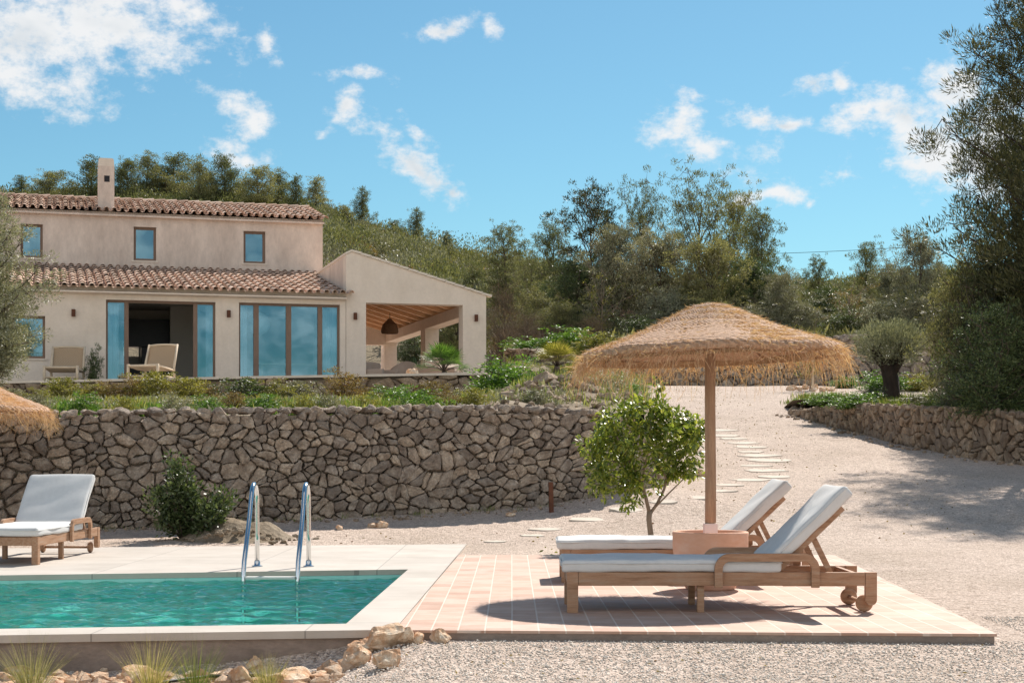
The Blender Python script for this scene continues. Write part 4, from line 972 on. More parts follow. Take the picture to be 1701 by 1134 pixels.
zeu = hz(363.5, aU, UB-.2)
def whole(x0, x1, y0, y1):
    a0, a1 = ha(x0, UB), ha(x1, UB); am = (a0+a1)/2; return [a0, a1, hz(y1, am, UB), hz(y0, am, UB)]
HW = [whole(222, 259.5, 377, 433), whole(404.5, 441, 384, 437.5), whole(34, 71, 372, 428)]
AU = ha(-330, UB)
wall_holes('upper_wall', AU, aU, 2.4, zeu-.02, HW, UB, UB+.35, M['plaster2'])
for h, l in zip(HW, ('middle upper window', 'right upper window', 'left upper window half behind the olive tree')): window(*h, UB, .08, label=l)
RB = UB+3.5; zr = hz(344.5, ha(450, RB), RB)
mb = MB(); mb.prism([(UB+.351, 0), (UB+7.3, 0), (UB+7.3, zeu-.05), (RB, zr-.12), (UB+.351, zeu-.02+.08)], 'x', aU-.35, aU-.001); mb.build('gable_wall', M['plaster2'], house)
tile_roof('main_roof', AU, aU+.06, UB-.22, zeu-.04, RB, zr-.03, .25, row=.6, seed=2)
mb = MB(); mb.prism([(UB-.16, zeu-.11), (RB, zr-.10), (UB+7.4, zeu-.12), (UB+7.4, zeu-.2), (RB, zr-.19), (UB-.16, zeu-.17)], 'x', AU, aU+.03); mb.build('roof_deck', M['plaster2'], house)
mb = MB(); rgr = np.random.default_rng(8); x = AU
while x < aU:
    mb.tube([(x, RB, zr+.0), (x+.42, RB, zr+.02)], [.105, .125], 10); x += .38
mb.build('ridge_tiles', M['tile'], house, smooth=False)
# room box under the upper storey so that the windows look into a room
MB().box(AU, aU-.36, UB+2.6, UB+2.7, 2.6, zeu-.1).build('partition_wall', M['plaster_in'], house)
MB().box(AU, aU-.36, UB+.36, UB+2.6, 2.9, 3.0).build('upper_floor', M['plaster_in'], house)
# chimney
a0, a1 = ha(163, UB+.25), ha(190, UB+.25); zt_ = hz(262, a0, UB+.25); zb_ = zeu-.1; zc2 = hz(275, a0, UB+.25)
ch = MB().box(a0, a1, UB+.25, UB+.85, zb_, zc2).build('chimney', M['plaster2'], house)
MB().prism([(a0, zc2), (a1, zc2), (a1-.02, zt_-.03), (a1-.07, zt_), (a0+.07, zt_), (a0+.02, zt_-.03)], 'y', UB+.252, UB+.848).build('chimney_cap', M['coping'], ch)
am = (a0+a1)/2+.02; zh = hz(297, am, UB+.25); MB().box(am-.085, am+.085, UB+.245, UB+.30, zh-.1, zh+.1).build('vent', M['dark'], ch)
# open porch
aP = ha(807.5, 0); aL = ha(608, 0); aRr = ha(769, 0); zhd = hz(504.5, (aL+aRr)/2, 0); zpk = hz(418, .17, 0); zPr = hz(491, aP, 0)
PB = 13.2
MB().box(0, aL, 0, .5, -.3, zhd).build('porch_pier', M['plaster'], house)
MB().box(aRr, aP, 0, .52, -.3, zhd).build('porch_pier', M['plaster'], house)
zs = lambda a: zpk+(zPr-zpk)*(a-.17)/(aP-.17)
MB().prism([(0, zhd+.0), (aP, zhd), (aP, zPr), (.17, zpk), (0, zpk-.08)], 'y', 0, .5).build('porch_gable', M['plaster'], house)
MB().box(0.0, .3, .501, UB+2, 0, zpk-.10).build('porch_side_wall', M['plaster2'], house)
sl = lambda a, o: zs(a)+o
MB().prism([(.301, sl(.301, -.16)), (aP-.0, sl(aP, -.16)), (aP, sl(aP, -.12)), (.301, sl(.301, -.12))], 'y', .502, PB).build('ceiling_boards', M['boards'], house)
for k in range(12):
    b = .75+k*1.08
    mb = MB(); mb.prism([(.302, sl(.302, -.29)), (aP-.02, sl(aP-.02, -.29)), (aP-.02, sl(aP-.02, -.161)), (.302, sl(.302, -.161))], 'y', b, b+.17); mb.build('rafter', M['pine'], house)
# tile roof over the porch: tiles run down towards the right
tr_ = tile_roof('porch_roof', -PB, -.5, 0, 0, math.hypot(aP-.1, zpk-zPr), 0, .25, row=.6, seed=3)
th = math.atan2(zpk-zPr, aP-.17)
me = tr_.data
co = np.empty(len(me.vertices)*3); me.vertices.foreach_get('co', co); co = co.reshape(-1, 3); Lr = math.hypot(aP-.1, zpk-zPr)
s_ = Lr-co[:, 1]; new = np.stack([.17+s_*math.cos(th)-.0+co[:, 2]*math.sin(th), -co[:, 0], zpk-s_*math.sin(th)+co[:, 2]*math.cos(th)-.11], 1)
me.vertices.foreach_set('co', new.reshape(-1)); me.update()
# bright front verge
mb = MB(); n = 15
for k in range(n):
    a = .15+(aP+.14-.15)*k/n; e = .15+(aP+.14-.15)*(k+1)/n+.03
    mb.prism([(a, sl(a, .0)), (e, sl(e, .012)), (e, sl(e, .075)), (a, sl(a, .055))], 'y', -.05, .26)
mb.build('verge_coping', M['coping'], house)
MB().prism([(0-.02, zpk-.085), (.15, zpk+.0), (.15, zpk+.05), (-.02, zpk-.02)], 'y', -.03, UB).build('ridge_coping', M['coping'], house)
# side beam and rear piers
wB = .46; zbm = hz(523, aP-wB, .55)
MB().prism([(aP-wB, zbm), (aP, zbm), (aP, sl(aP, -.33)), (aP-wB, sl(aP-wB, -.33))], 'y', .521, PB-.4).build('side_beam', M['plaster'], house)
for x0 in (706.5, 639):
    lo, hi = 0, PB
    for _ in range(40):
        mid = (lo+hi)/2
        if ha(x0, mid) < aP-wB: lo = mid
        else: hi = mid
    b = lo; MB().box(aP-wB-.002, aP+.002, b, b+.7, -.02, zbm-.001).build('porch_pier', M['plaster'], house)
    print('pier b', b)
MB().box(.301, aP, PB-.399, PB, zbm-.1, sl(.3, -.35)-.5).build('rear_beam', M['plaster'], house)
# dark flat side: upper storey end toward the porch is closed by the porch wall; terrace floor
P0 = [(TW[0][0], TW[0][1]+.3), (TW[1][0], TW[1][1]+.3), (TW[2][0], TW[2][1]+.3), (TW[3][0]-.3, TW[3][1]+.3), (TW[4][0]-.3, TW[4][1]+.2)]
e1 = loc_h(aP+.5, 2); e2 = loc_h(aP+.5, 14.6); e3 = loc_h(AU, 14.6)
P0 = P0+[(e1.x, e1.y), (e2.x, e2.y), (e3.x, e3.y), (TW[0][0]-3, TW[0][1]+2)]
mb = MB(); mb.prism(P0, 'z', ZF-.6, ZF-.006); M['terrace'] = surf('terrace_floor', (.46, .38, .32), (.56, .47, .40), 1.5, .9, .2, fine=.1)
tag(mb.build('terrace', M['terrace']), kind='structure', label='pale paved terrace in front of the house')
# wall lamps
for px, py, b, lb in ((122, 520, 0, 'small rusty wall lamp left of the open sliding door'), (379.5, 521.5, 0, 'small rusty wall lamp between the two glass doors'),
                      (589.5, 525.5, 0, 'small rusty wall lamp on the left porch pier'), (790, 528.5, 0, 'small rusty wall lamp on the right porch pier')):
    a, z = hp(px, py, b); t = empty('wall_lamp', lb, 'wall lamp', loc_h(a, b, z), HA, 'small rusty cylinder wall lamps on the house')
    MB().box(-.03, .03, -.03, -.001, -.05, .05).build('bracket', M['rusty'], t)
    MB().tube([(0, -.085, -.1), (0, -.085, .1)], .055, 16).build('shade', M['rusty'], t, smooth=False)
# basket pendant in the porch
Yb = 50.5; c = at(647.5, 548, Yb)
t = empty('pendant_lamp', 'dark woven basket lamp hanging from the porch rafters', 'lamp', c)
k_ = Yb/F; pr = [(2.5, 19), (5, 16), (9, 12), (12, 9), (14, 2), (14.5, -4), (13, -6), (10, -3), (4, 4)]
mb = MB().lathe([(r*k_, z*k_) for r, z in pr], 20); M['basket'] = surf('dark_rattan', (.10, .05, .025), (.2, .11, .06), 20, .8, .8, .01, 60, (1, 1, 3))
mb.build('basket_shade', M['basket'], t); MB().tube([(0, 0, 19*k_), (0, 0, 27*k_)], .01, 6).build('cord', M['dark'], t)
# porch seating
def sofa(name, label, cat, loc, rz, w, group=None):
    t = empty(name, label, cat, loc, rz, group)
    MB().box(-w/2, w/2, -.4, .4, .12, .30).build('base', M['fabric2'], t, bevel=.03)
    MB().box(-w/2+.1, w/2-.1, -.42, .2, .30, .44).build('seat_cushion', M['fabric2'], t, bevel=.05)
    o = MB().box(-w/2, w/2, .22, .42, .30, .78).build('backrest', M['fabric2'], t, bevel=.06)
    for s_ in (-1, 1): MB().box(s_*(w/2-.06)-.06, s_*(w/2-.06)+.06, -.4, .215, .30, .56).build('arm_rest', M['fabric2'], t, bevel=.04)
    for sx_ in (-1, 1):
        for sy_ in (-1, 1): MB().box(sx_*(w/2-.08)-.03, sx_*(w/2-.08)+.03, sy_*.34-.03, sy_*.34+.03, 0, .12).build('leg', M['dark'], t)
    return t
sofa('porch_armchair', 'square beige armchair at the left of the porch', 'armchair', (gx(630, 47.5), 47.5, ZF), R(60), .85)
sofa('porch_sofa', 'low taupe sofa behind the fan palm in the porch', 'sofa', (gx(706, 50.5), 50.5, ZF), R(200), 1.7)
t = empty('round_armchair', 'round backed taupe tub chair in the middle of the porch', 'armchair', (gx(669, 48.2), 48.2, ZF), R(-20))
mb = MB(); n = 28; vs = []
for k in range(n+1):
    a = -.5+(math.pi+1)*k/n; hh = .42+.42*max(0, math.sin((a+.5)/(math.pi+1)*math.pi))
    for r, z in ((.40, .1), (.42, hh), (.33, hh+.02), (.31, .35)): vs.append((r*math.cos(a), r*math.sin(a), z))
mb.add(vs, [(k*4+j, k*4+4+j, k*4+5+j, k*4+1+j) for k in range(n) for j in range(3)]); mb.build('tub_back', M['fabric2'], t, smooth=True)
MB().lathe([(0, .4), (.26, .40), (.31, .37), (.31, .12), (0, .1)], 28).build('seat_cushion', M['fabric2'], t, smooth=True)
rock('rock', np.random.default_rng(4), (gx(681, 43), 43, ZF+.22), (.26, .2, .26), M['rock'], 'pink pitted stone standing at the porch edge of the terrace', sub=3)
rock('rock', np.random.default_rng(6), (gx(701, 42.6), 42.6, ZF+.06), (.22, .1, .09), M['rock'], 'low reddish stone lying beside the fan palm on the terrace')
t = empty('cactus', 'single green columnar cactus behind the porch seats', 'cactus', (gx(686, 51), 51, ZF))
mb = MB(); n = 20; vs = []; zz = [0, .3, .7, 1.0, 1.12, 1.17]; rr = [.11, .12, .12, .11, .07, .0]
for z, r in zip(zz, rr):
    for k in range(n): a = 2*math.pi*k/n; q = r*(1+.18*(k % 2)); vs.append((q*math.cos(a), q*math.sin(a), z))
mb.add(vs, [(i*n+k, i*n+(k+1) % n, (i+1)*n+(k+1) % n, (i+1)*n+k) for i in range(5) for k in range(n)]); M['cactus'] = surf('cactus_skin', (.05, .09, .04), (.08, .13, .06), 6, .6, .2); mb.build('stem', M['cactus'], t)
t = empty('side_table', 'small dark low table between the porch chairs', 'table', (gx(652, 47.2), 47.2, ZF))
MB().lathe([(0, .33), (.3, .33), (.3, .36), (0, .36)], 24).build('table_top', M['dark'], t); MB().lathe([(.04, .0), (.04, .33)], 12).build('leg', M['dark'], t)
# two low lounge chairs with woven seats on the terrace
def lowchair(label, loc, rz):
    t = empty('lounge_chair', label, 'lounge chair', loc, rz, 'bleached wood lounge chairs with woven cord seats'); w = M['raw_wood']
    # front is -y (towards the pool)
    for s_ in (-1, 1):
        x = s_*.43
        MB().tube([(x, -.55, 0), (x, -.55, .43)], .04, 10).build('leg', w, t, smooth=True)
        MB().tube([(x*1.0, .34, 0), (x, .30, .36), (x*.97, .52, 1.0)], [.036, .036, .03], 10).build('rear_post', w, t, smooth=True)
        MB().tube([(x, -.55, .38), (x, .30, .30)], .028, 8).build('side_rail', w, t, smooth=True)
        MB().tube([(x, -.55, .13), (x, .32, .11)], .022, 8).build('stretcher', w, t, smooth=True)
    for (y, z, r) in ((-.55, .385, .03), (.30, .31, .026), (-.55, .12, .022)):
        MB().tube([(-.43, y, z), (.43, y, z)], r, 8).build('rail', w, t, smooth=True)
    MB().tube([(-.42, .51, .97), (-.2, .52, .99), (0, .525, .995), (.2, .52, .99), (.42, .51, .97)], .028, 8).build('top_rail', w, t, smooth=True)
    mb = MB(); n = 10; vs = []
    for k in range(n+1):
        s_ = k/n; y = -.54+.84*s_; z = .39-.085*s_-.03*math.sin(s_*math.pi); vs += [(-.41, y, z), (.41, y, z), (-.41, y, z-.02), (.41, y, z-.02)]
    mb.add(vs, [(k*4, k*4+1, k*4+5, k*4+4) for k in range(n)]+[(k*4+2, k*4+6, k*4+7, k*4+3) for k in range(n)]); mb.build('woven_seat', M['cord_l'], t)
    mb = MB(); vs = []
    for k in range(n+1):
        s_ = k/n; y = .31+.20*s_+.03*math.sin(s_*math.pi); z = .36+.6*s_; vs += [(-.40, y, z), (.40, y, z), (-.40, y+.02, z), (.40, y+.02, z)]
    mb.add(vs, [(k*4, k*4+1, k*4+5, k*4+4) for k in range(n)]+[(k*4+2, k*4+6, k*4+7, k*4+3) for k in range(n)]); mb.build('woven_back', M['cord'], t)
    return t
m_ = M['cord'].copy(); m_.name = 'pale_woven_cord'; M['cord_l'] = m_
for nd in m_.node_tree.nodes:
    if nd.bl_idname == 'ShaderNodeMix': nd.inputs[6].default_value = (.58, .46, .32, 1); nd.inputs[7].default_value = (.72, .60, .44, 1)
lowchair('left one of the two low woven lounge chairs on the terrace, facing the pool squarely', (gx(108, 43.6), 43.6, ZF), R(4))
lowchair('right one of two low woven lounge chairs, turned before the open sliding door', (gx(255, 42.8), 42.8, ZF), R(-17))
# ---------------------------------------------------------------- vegetation
ENV = {'dome': lambda t: (max(0, 1-(t*1.02)**2.6))**.5*(.62+.38*min(1, t*4)), 'cone': lambda t: (1-t)*.92+.10, 'oval': lambda t: max(.12, math.sin(math.pi*min(.97, .10+.88*t)))**.75,
       'vase': lambda t: .35+.65*math.sin(math.pi*min(.92, t*.85+.08)), 'pinetop': lambda t: .25+.75*math.sin(math.pi*(t*.86+.10))}
def tree_parts(seed, H, th, Rm, env, r0, nl, npl, cr, nleaf, L, W, up=.5, out=.6, lean=.05, elev=(.15, 1.1), limbs=True, lobes=.25, thick=1):
    rg = np.random.default_rng(seed); tr = MB(); e = ENV[env]
    ph = rg.uniform(0, 6.28, 3); bend = lambda z: np.array([math.sin(z/H*2.2+ph[0])*lean*H*.5*(z/H), math.cos(z/H*1.9+ph[1])*lean*H*.5*(z/H), z])
    pts = [bend(H*.93*k/9) for k in range(10)]; tr.tube(pts, [r0*(1.25 if k == 0 else 1)*(1-.93*(k/9)**.9)+.004 for k in range(10)], 8)
    C = []; Dn = []; TC = []
    for i in range(nl):
        t = ((i+rg.random())/nl)**1.2; z = th+t*(H*.97-th); az = i*2.39996+rg.uniform(-.5, .5)
        Lb = Rm*e(t)*(1-lobes+lobes*2*rg.random())*(1+.18*math.sin(3*az+ph[2])); el_ = elev[0]+(elev[1]-elev[0])*t+rg.uniform(-.15, .15)
        zb = max(th*.6, z-Lb*math.sin(el_)*.6); b0 = bend(zb); p = b0.copy(); d = np.array([math.cos(az)*math.cos(el_), math.sin(az)*math.cos(el_), math.sin(el_)]); pl = [p.copy()]; n = 6
        for k in range(n):
            p = p+d*Lb/n/max(.45, math.cos(el_)*1.0); d = d+rg.normal(0, .12, 3)+np.array([0, 0, .05]); d /= np.linalg.norm(d); pl.append(p.copy())
        if limbs: rb = r0*.34*(1-.6*t)*thick; tr.tube(pl, [rb*(1-.85*k/n)+.003 for k in range(n+1)], 5)
        for k in range(npl):
            s_ = rg.uniform(.28, 1.05)**.8; idx = min(n-1, int(s_*n)); q = pl[idx]+(pl[idx+1]-pl[idx])*(s_*n-idx)
            off = rg.normal(0, 1, 3)*np.array([1, 1, .7])*(.10+.20*s_)*Rm*.62; C.append(q+off); TC.append(t); Dn.append(d*.5+off/np.linalg.norm(off)*.5)
            if limbs and k % 2 == 0: tr.tube([q, q+off*.55+np.array([0, 0, -.01*H]), q+off], [r0*.07*thick+.002, r0*.05*thick+.002, .002], 4, cap=False)
    C = np.array(C); Dn = np.array(Dn); m_ = len(C); w_ = rg.uniform(.5, 1.5, m_)*(1.12-.6*np.array(TC)); cnt = np.maximum(3, (nleaf*w_).astype(int)); idx = np.repeat(np.arange(m_), cnt); n = len(idx)
    g = rg.normal(size=(n, 3)); g /= np.linalg.norm(g, axis=1)[:, None]; rad = rg.random(n)**.45*cr
    P = C[idx]+g*rad[:, None]*(w_[idx]**.5)[:, None]*np.array([1, 1, .75]); D = g*out+Dn[idx]*.3+np.array([0, 0, up])+rg.normal(0, .35, (n, 3))
    return tr, leafq(rg, P, D, L, W)
VAR = {}
def variant(key, H, R, **k):
    tr, V = tree_parts(H=H, Rm=R, **k)
    VAR[key] = dict(H=H, V=V, tr=tr, used=False, me=None, mt=None, R=float(np.percentile(np.hypot(V[:, 0, 0], V[:, 0, 1]), 96)), T=float(np.percentile(V[:, :, 2], 99.7)))
def place(key, loc, width, height, mat, name, label, cat='tree', group=None, bark='bark', rz=None, rg=np.random.default_rng(77)):
    v = VAR[key]
    t = empty(name, label, cat, loc, rg.uniform(0, 6.28) if rz is None else rz, group)
    s_ = width/(2*v['R']); t.scale = (s_, s_, height/v['T'])
    if v['me'] is None:
        o = quads('crown', v['V'], None, t); v['me'] = o.data; o.data.materials.append(M[mat]); ob = v['tr'].build('trunk', M[bark], t, smooth=True); v['mt'] = ob.data
    else:
        o = bpy.data.objects.new('crown', v['me']); COL.objects.link(o); o.parent = t; ob = bpy.data.objects.new('trunk', v['mt']); COL.objects.link(ob); ob.parent = t
    for x, mm in ((o, mat), (ob, bark)): x.material_slots[0].link = 'OBJECT'; x.material_slots[0].material = M[mm]
    if cat in ('shrub', 'plant'): ob.name = 'stem'; o.name = 'foliage'
    return t
variant('ridgeA', 6, 2.2, seed=1, th=1.5, env='dome', r0=.16, nl=34, npl=9, cr=.46, nleaf=54, L=.20, W=.058, up=.7, out=.7)
variant('ridgeB', 6, 2.0, seed=2, th=1.2, env='oval', r0=.16, nl=32, npl=9, cr=.44, nleaf=54, L=.20, W=.058, up=.7, out=.7)
variant('ridgeC', 6, 1.8, seed=3, th=1.0, env='cone', r0=.14, nl=34, npl=7, cr=.38, nleaf=46, L=.20, W=.052, up=.6, out=.7)
variant('mpineA', 8, 2.2, seed=4, th=1.2, env='pinetop', r0=.15, nl=54, npl=10, cr=.32, nleaf=66, L=.15, W=.039, up=.8, out=.6, lobes=.35, elev=(.1, 1.0))
variant('mpineB', 8, 1.7, seed=5, th=1.0, env='pinetop', r0=.15, nl=60, npl=8, cr=.30, nleaf=64, L=.15, W=.039, up=.7, out=.6, lobes=.35)
variant('mpineC', 8, 2.6, seed=6, th=1.2, env='vase', r0=.17, nl=54, npl=10, cr=.34, nleaf=66, L=.15, W=.039, up=.8, out=.6, lobes=.3, elev=(.4, 1.25))
variant('mbroad', 5, 2.2, seed=7, th=.4, env='oval', r0=.13, nl=62, npl=11, cr=.33, nleaf=84, L=.11, W=.044, up=.4, out=.7, lobes=.3)
variant('mbroad2', 4, 2.3, seed=17, th=.3, env='dome', r0=.11, nl=52, npl=10, cr=.36, nleaf=72, L=.11, W=.042, up=.5, out=.7, lobes=.35)
variant('sparse', 4, 1.6, seed=8, th=.9, env='vase', r0=.07, nl=22, npl=5, cr=.26, nleaf=20, L=.12, W=.035, up=.4, out=.7, lobes=.4, elev=(.5, 1.2), thick=1.5)
variant('bare', 3, 2.0, seed=9, th=.3, env='dome', r0=.07, nl=40, npl=10, cr=.40, nleaf=34, L=.22, W=.010, up=1.0, out=.8, lobes=.4, elev=(.4, 1.2))
variant('bushA', 1.0, .55, seed=10, th=.08, env='dome', r0=.02, nl=24, npl=7, cr=.13, nleaf=28, L=.075, W=.030, up=.6, out=.7, lobes=.4)
variant('bushB', 1.0, .5, seed=11, th=.08, env='vase', r0=.02, nl=22, npl=7, cr=.12, nleaf=26, L=.08, W=.027, up=.9, out=.6, lobes=.5, elev=(.6, 1.4))
variant('bushC', 1.0, .6, seed=12, th=.05, env='dome', r0=.02, nl=26, npl=7, cr=.12, nleaf=34, L=.07, W=.034, up=.4, out=.8, lobes=.2)
rgv = np.random.default_rng(55)
ordw = ['first', 'second', 'third', 'fourth', 'fifth', 'sixth', 'seventh', 'eighth', 'ninth', 'tenth', 'eleventh', 'twelfth', 'thirteenth', 'fourteenth', 'fifteenth', 'sixteenth', 'seventeenth', 'eighteenth', 'nineteenth', 'twentieth', 'last']
# pines on the ridge (px, top row, width px, variant, material)
RID = [(-25, 300, 60, 'ridgeA', 'l_pine2'), (37, 292, 46, 'ridgeC', 'l_pine'), (84, 283, 74, 'ridgeA', 'l_pine2'), (150, 260, 78, 'ridgeB', 'l_pine'), (212, 262, 60, 'ridgeA', 'l_pine'), (243, 253, 72, 'ridgeB', 'l_pine2'), (291, 254, 78, 'ridgeA', 'l_pine'),
       (330, 262, 60, 'ridgeB', 'l_pine2'), (372, 258, 66, 'ridgeA', 'l_pine'), (345, 290, 60, 'ridgeA', 'l_pine2'), (430, 275, 74, 'ridgeA', 'l_pine2'), (462, 283, 56, 'ridgeB', 'l_pine'), (492, 292, 44, 'ridgeC', 'l_pine'), (524, 294, 54, 'ridgeC', 'l_pine2'),
       (275, 292, 60, 'ridgeA', 'l_pine2'), (400, 300, 60, 'ridgeB', 'l_pine'), (600, 311, 44, 'ridgeC', 'l_pine'), (575, 352, 40, 'ridgeA', 'l_pine2'), (690, 346, 44, 'ridgeC', 'l_pine'), (655, 372, 36, 'ridgeA', 'l_pine'), (742, 384, 34, 'ridgeC', 'l_pine')]
RID.sort()
for i, (px, ty, w_, k_, mt) in enumerate(RID):
    Y = 128+rgv.uniform(-6, 3); X = gx(px, Y); z = float(hill_h(np.array(X), np.array(Y)))-.4; zt_ = gz(ty, Y)
    near = 'above the roof of the house' if px < 540 else 'on the slope right of the roof'
    place(k_, (X, Y, z), w_*Y/F*1.08, max(zt_-z, 2.2), mt, 'pine_tree', f'{ordw[i]} ridge pine from the left, {near}', 'tree', 'pine trees along the ridge behind the house')
MID = [(841, 371, 84, 84, 'mpineB', 'l_pine', 'dark conical pine right of the porch roof on the hill foot'), (880, 410, 80, 90, 'mpineC', 'l_pine2', 'round pale pine low behind the conical pine'),
       (917, 369, 78, 86, 'mpineA', 'l_pine', 'feathery pine between the conical pine and the black green one'), (985, 305, 66, 116, 'mpineB', 'l_darkpine', 'black green pine with a narrow top left of the tall pair'),
       (1070, 292, 66, 130, 'mpineC', 'l_pine', 'tall open crowned pine, left of the tallest pair'), (1162, 276, 65, 160, 'mpineC', 'l_pine', 'tallest pine above the parasol with thin upright twigs'),
       (1222, 318, 68, 96, 'mpineA', 'l_pine2', 'slim pale pine touching the tallest pine on its right'), (1262, 348, 64, 92, 'mpineA', 'l_pine', 'airy pine at the right end of the tall group'),
       (1018, 372, 63, 120, 'mbroad', 'l_olived', 'grey green broad tree in front of the black green pine'), (1100, 385, 62, 150, 'mbroad', 'l_olived', 'wide grey green tree below the tall open pine'),
       (1185, 395, 61, 140, 'mbroad', 'l_pine2', 'wide olive green tree below the tallest pine'), (1250, 428, 61, 110, 'mbroad', 'l_dkgreen', 'dark broad tree below the airy pine'),
       (960, 430, 64, 110, 'mbroad', 'l_dkgreen', 'dark green tree behind the yellow green sapling'), (905, 455, 68, 110, 'mbroad2', 'l_pine2', 'low rounded tree left of the yellow green sapling'),
       (1300, 452, 60, 90, 'mbroad', 'l_olived', 'grey green bushy tree just right of the tall group'), (1357, 424, 66, 50, 'mpineB', 'l_pine', 'small lone pine standing under the overhead cable'),
       (1440, 402, 66, 66, 'mpineA', 'l_pine', 'thin ragged pine right of the bare branched tree'), (1475, 440, 63, 84, 'mbroad', 'l_olived', 'dull green tree right of the thin ragged pine'),
       (1530, 385, 59, 100, 'mbroad', 'l_olived', 'dusky broad tree against the left side of the big dark pine'), (1372, 478, 61, 100, 'mbroad', 'l_dkgreen', 'dark leafy tree below the small lone pine'),
       (790, 432, 88, 70, 'mbroad2', 'l_pine', 'dark bushy tree behind the right end of the porch roof'), (1575, 440, 60, 100, 'mbroad', 'l_dkgreen', 'dark broad tree behind the dusky one at the right')]
def zmid(X, Y): return float(bed3_h(X, Y)) if (Y < 76 and X > 2.8) else float(max(bed_h(X, Y), 5.2) if Y < 78 else hill_h(np.array(X), np.array(Y)))
for px, ty, Y, w_, k_, mt, lb in MID:
    X = gx(px, Y); z = zmid(X, Y)-.3; place(k_, (X, Y, z), w_*Y/F*1.05, gz(ty, Y)-z, mt, 'pine_tree' if 'pine' in k_ else 'broadleaf_tree', lb, 'tree')
SM = [(1000, 430, 60, 100, 'sparse', 'l_ygreen', 'barkp', 'yellow green sapling with pale bare branches left of the parasol canopy', 'tree'), (1043, 492, 59, 50, 'sparse', 'l_pink', 'bark', 'thin sapling with pinkish blossom beside the yellow green one', 'tree'),
      (1410, 448, 58, 110, 'sparse', 'l_rust', 'barkp', 'bare branched umbrella shaped tree above the far wall', 'tree'),
      (1112, 472, 60, 90, 'mbroad2', 'l_olive', 'bark', 'silvery shrub rising behind the parasol canopy top left', 'shrub'), (838, 462, 62, 96, 'bare', 'l_dry', 'bark', 'leafless grey brown bush just right of the porch corner', 'shrub'),
      (875, 515, 57, 90, 'bare', 'l_dry', 'bark', 'low brown twiggy bush on the bank right of the porch', 'shrub'), (930, 490, 60, 90, 'mbroad2', 'l_pine2', 'bark', 'green rounded bush between brown bush and sapling', 'shrub'),
      (1330, 492, 59, 90, 'mbroad2', 'l_olived', 'bark', 'grey green bush above the right end of the parasol canopy', 'shrub'), (1400, 512, 58, 90, 'mbroad2', 'l_dkgreen', 'bark', 'dark bush under the umbrella shaped tree', 'shrub'),
      (1462, 492, 58, 100, 'mbroad2', 'l_olive', 'bark', 'pale grey bush right of the umbrella shaped tree', 'shrub'), (1525, 480, 57, 100, 'mbroad2', 'l_olived', 'bark', 'grey green bush above the far wall next to the pollarded olive', 'shrub'),
      (1180, 490, 59, 110, 'mbroad2', 'l_pine2', 'bark', 'olive green bush directly behind the canopy peak', 'shrub'), (1255, 500, 59, 110, 'mbroad2', 'l_olived', 'bark', 'dull bush behind the right slope of the canopy', 'shrub'),
      (1060, 520, 58, 90, 'mbroad2', 'l_dkgreen', 'bark', 'dark bush behind the left slope of the canopy', 'shrub'), (985, 520, 58, 70, 'bare', 'l_dry', 'bark', 'brown twiggy bush at the foot of the yellow green sapling', 'shrub'),
      (760, 470, 70, 110, 'mbroad2', 'l_pine', 'bark', 'dark bush seen through the porch above the palm', 'shrub'), (690, 545, 72, 90, 'mbroad2', 'l_dkgreen', 'bark', 'small dark bush seen between the porch piers', 'shrub')]
for px, ty, Y, w_, k_, mt, bk, lb, ct in SM:
    X = gx(px, Y); z = zmid(X, Y)-.1; z = min(z, gz(ty, Y)-1.2); place(k_, (X, Y, z), w_*Y/F*1.1, gz(ty, Y)-z, mt, 'sapling' if ct == 'tree' else 'shrub', lb, ct, bark=bk)
# near right: big dark pine and companions
def bigtree(name, label, loc, key, crownmat, bark, cat='tree', **k):
    tr, V = tree_parts(**k); t = empty(name, label, cat, loc); tr.build('trunk', M[bark], t, smooth=True); quads('crown', V, M[crownmat], t); return t
bigtree('pine_tree', 'tall dark shaggy pine filling the right edge of the picture', (gx(1775, 30), 30, bed2_h(10.3, 30)-.1), 'big', 'l_darkpine', 'darkbark', seed=40, H=8.6, th=.8, Rm=2.15, env='oval', r0=.2, nl=84, npl=12, cr=.28, nleaf=150, L=.12, W=.018, up=.75, out=.8, lobes=.35, elev=(.05, .95), lean=.08, thick=.6)
bigtree('pine_tree', 'second dark pine crowded behind the tall one at the right edge', (gx(1690, 34), 34, bed2_h(9.7, 34)-.1), 'big', 'l_darkpine', 'darkbark', seed=41, H=5.6, th=.5, Rm=1.7, env='dome', r0=.14, nl=56, npl=10, cr=.26, nleaf=80, L=.13, W=.02, up=.7, out=.8, lobes=.35)
variant('nearbush', 2.6, 1.05, seed=42, th=.2, env='dome', r0=.08, nl=60, npl=9, cr=.2, nleaf=54, L=.075, W=.022, up=.5, out=.8, lobes=.3)
for px, ty, Y, w_, mt, lb in ((1655, 500, 28.9, 190, 'l_dkgreen', 'very dark dense shrub under the tall pine, overhanging the curving wall'), (1597, 420, 32.5, 130, 'l_pine2', 'tall greyish green shrub left of the tall dark pine'),
                              (1700, 420, 31.5, 190, 'l_pine', 'shaggy green shrub below the tall pine at the picture edge'),
                              (1588, 615, 30.4, 80, 'l_olived', 'low leafy shrub spilling over the top of the curving wall'), (1640, 395, 31.5, 130, 'l_darkpine', 'dark upright shrub in front of the tall pine trunk')):
    X = gx(px, Y); z = float(bed2_h(X, Y))-.1; place('nearbush', (X, Y, z), w_*Y/F, gz(ty, Y)-z, mt, 'shrub', lb, 'shrub')
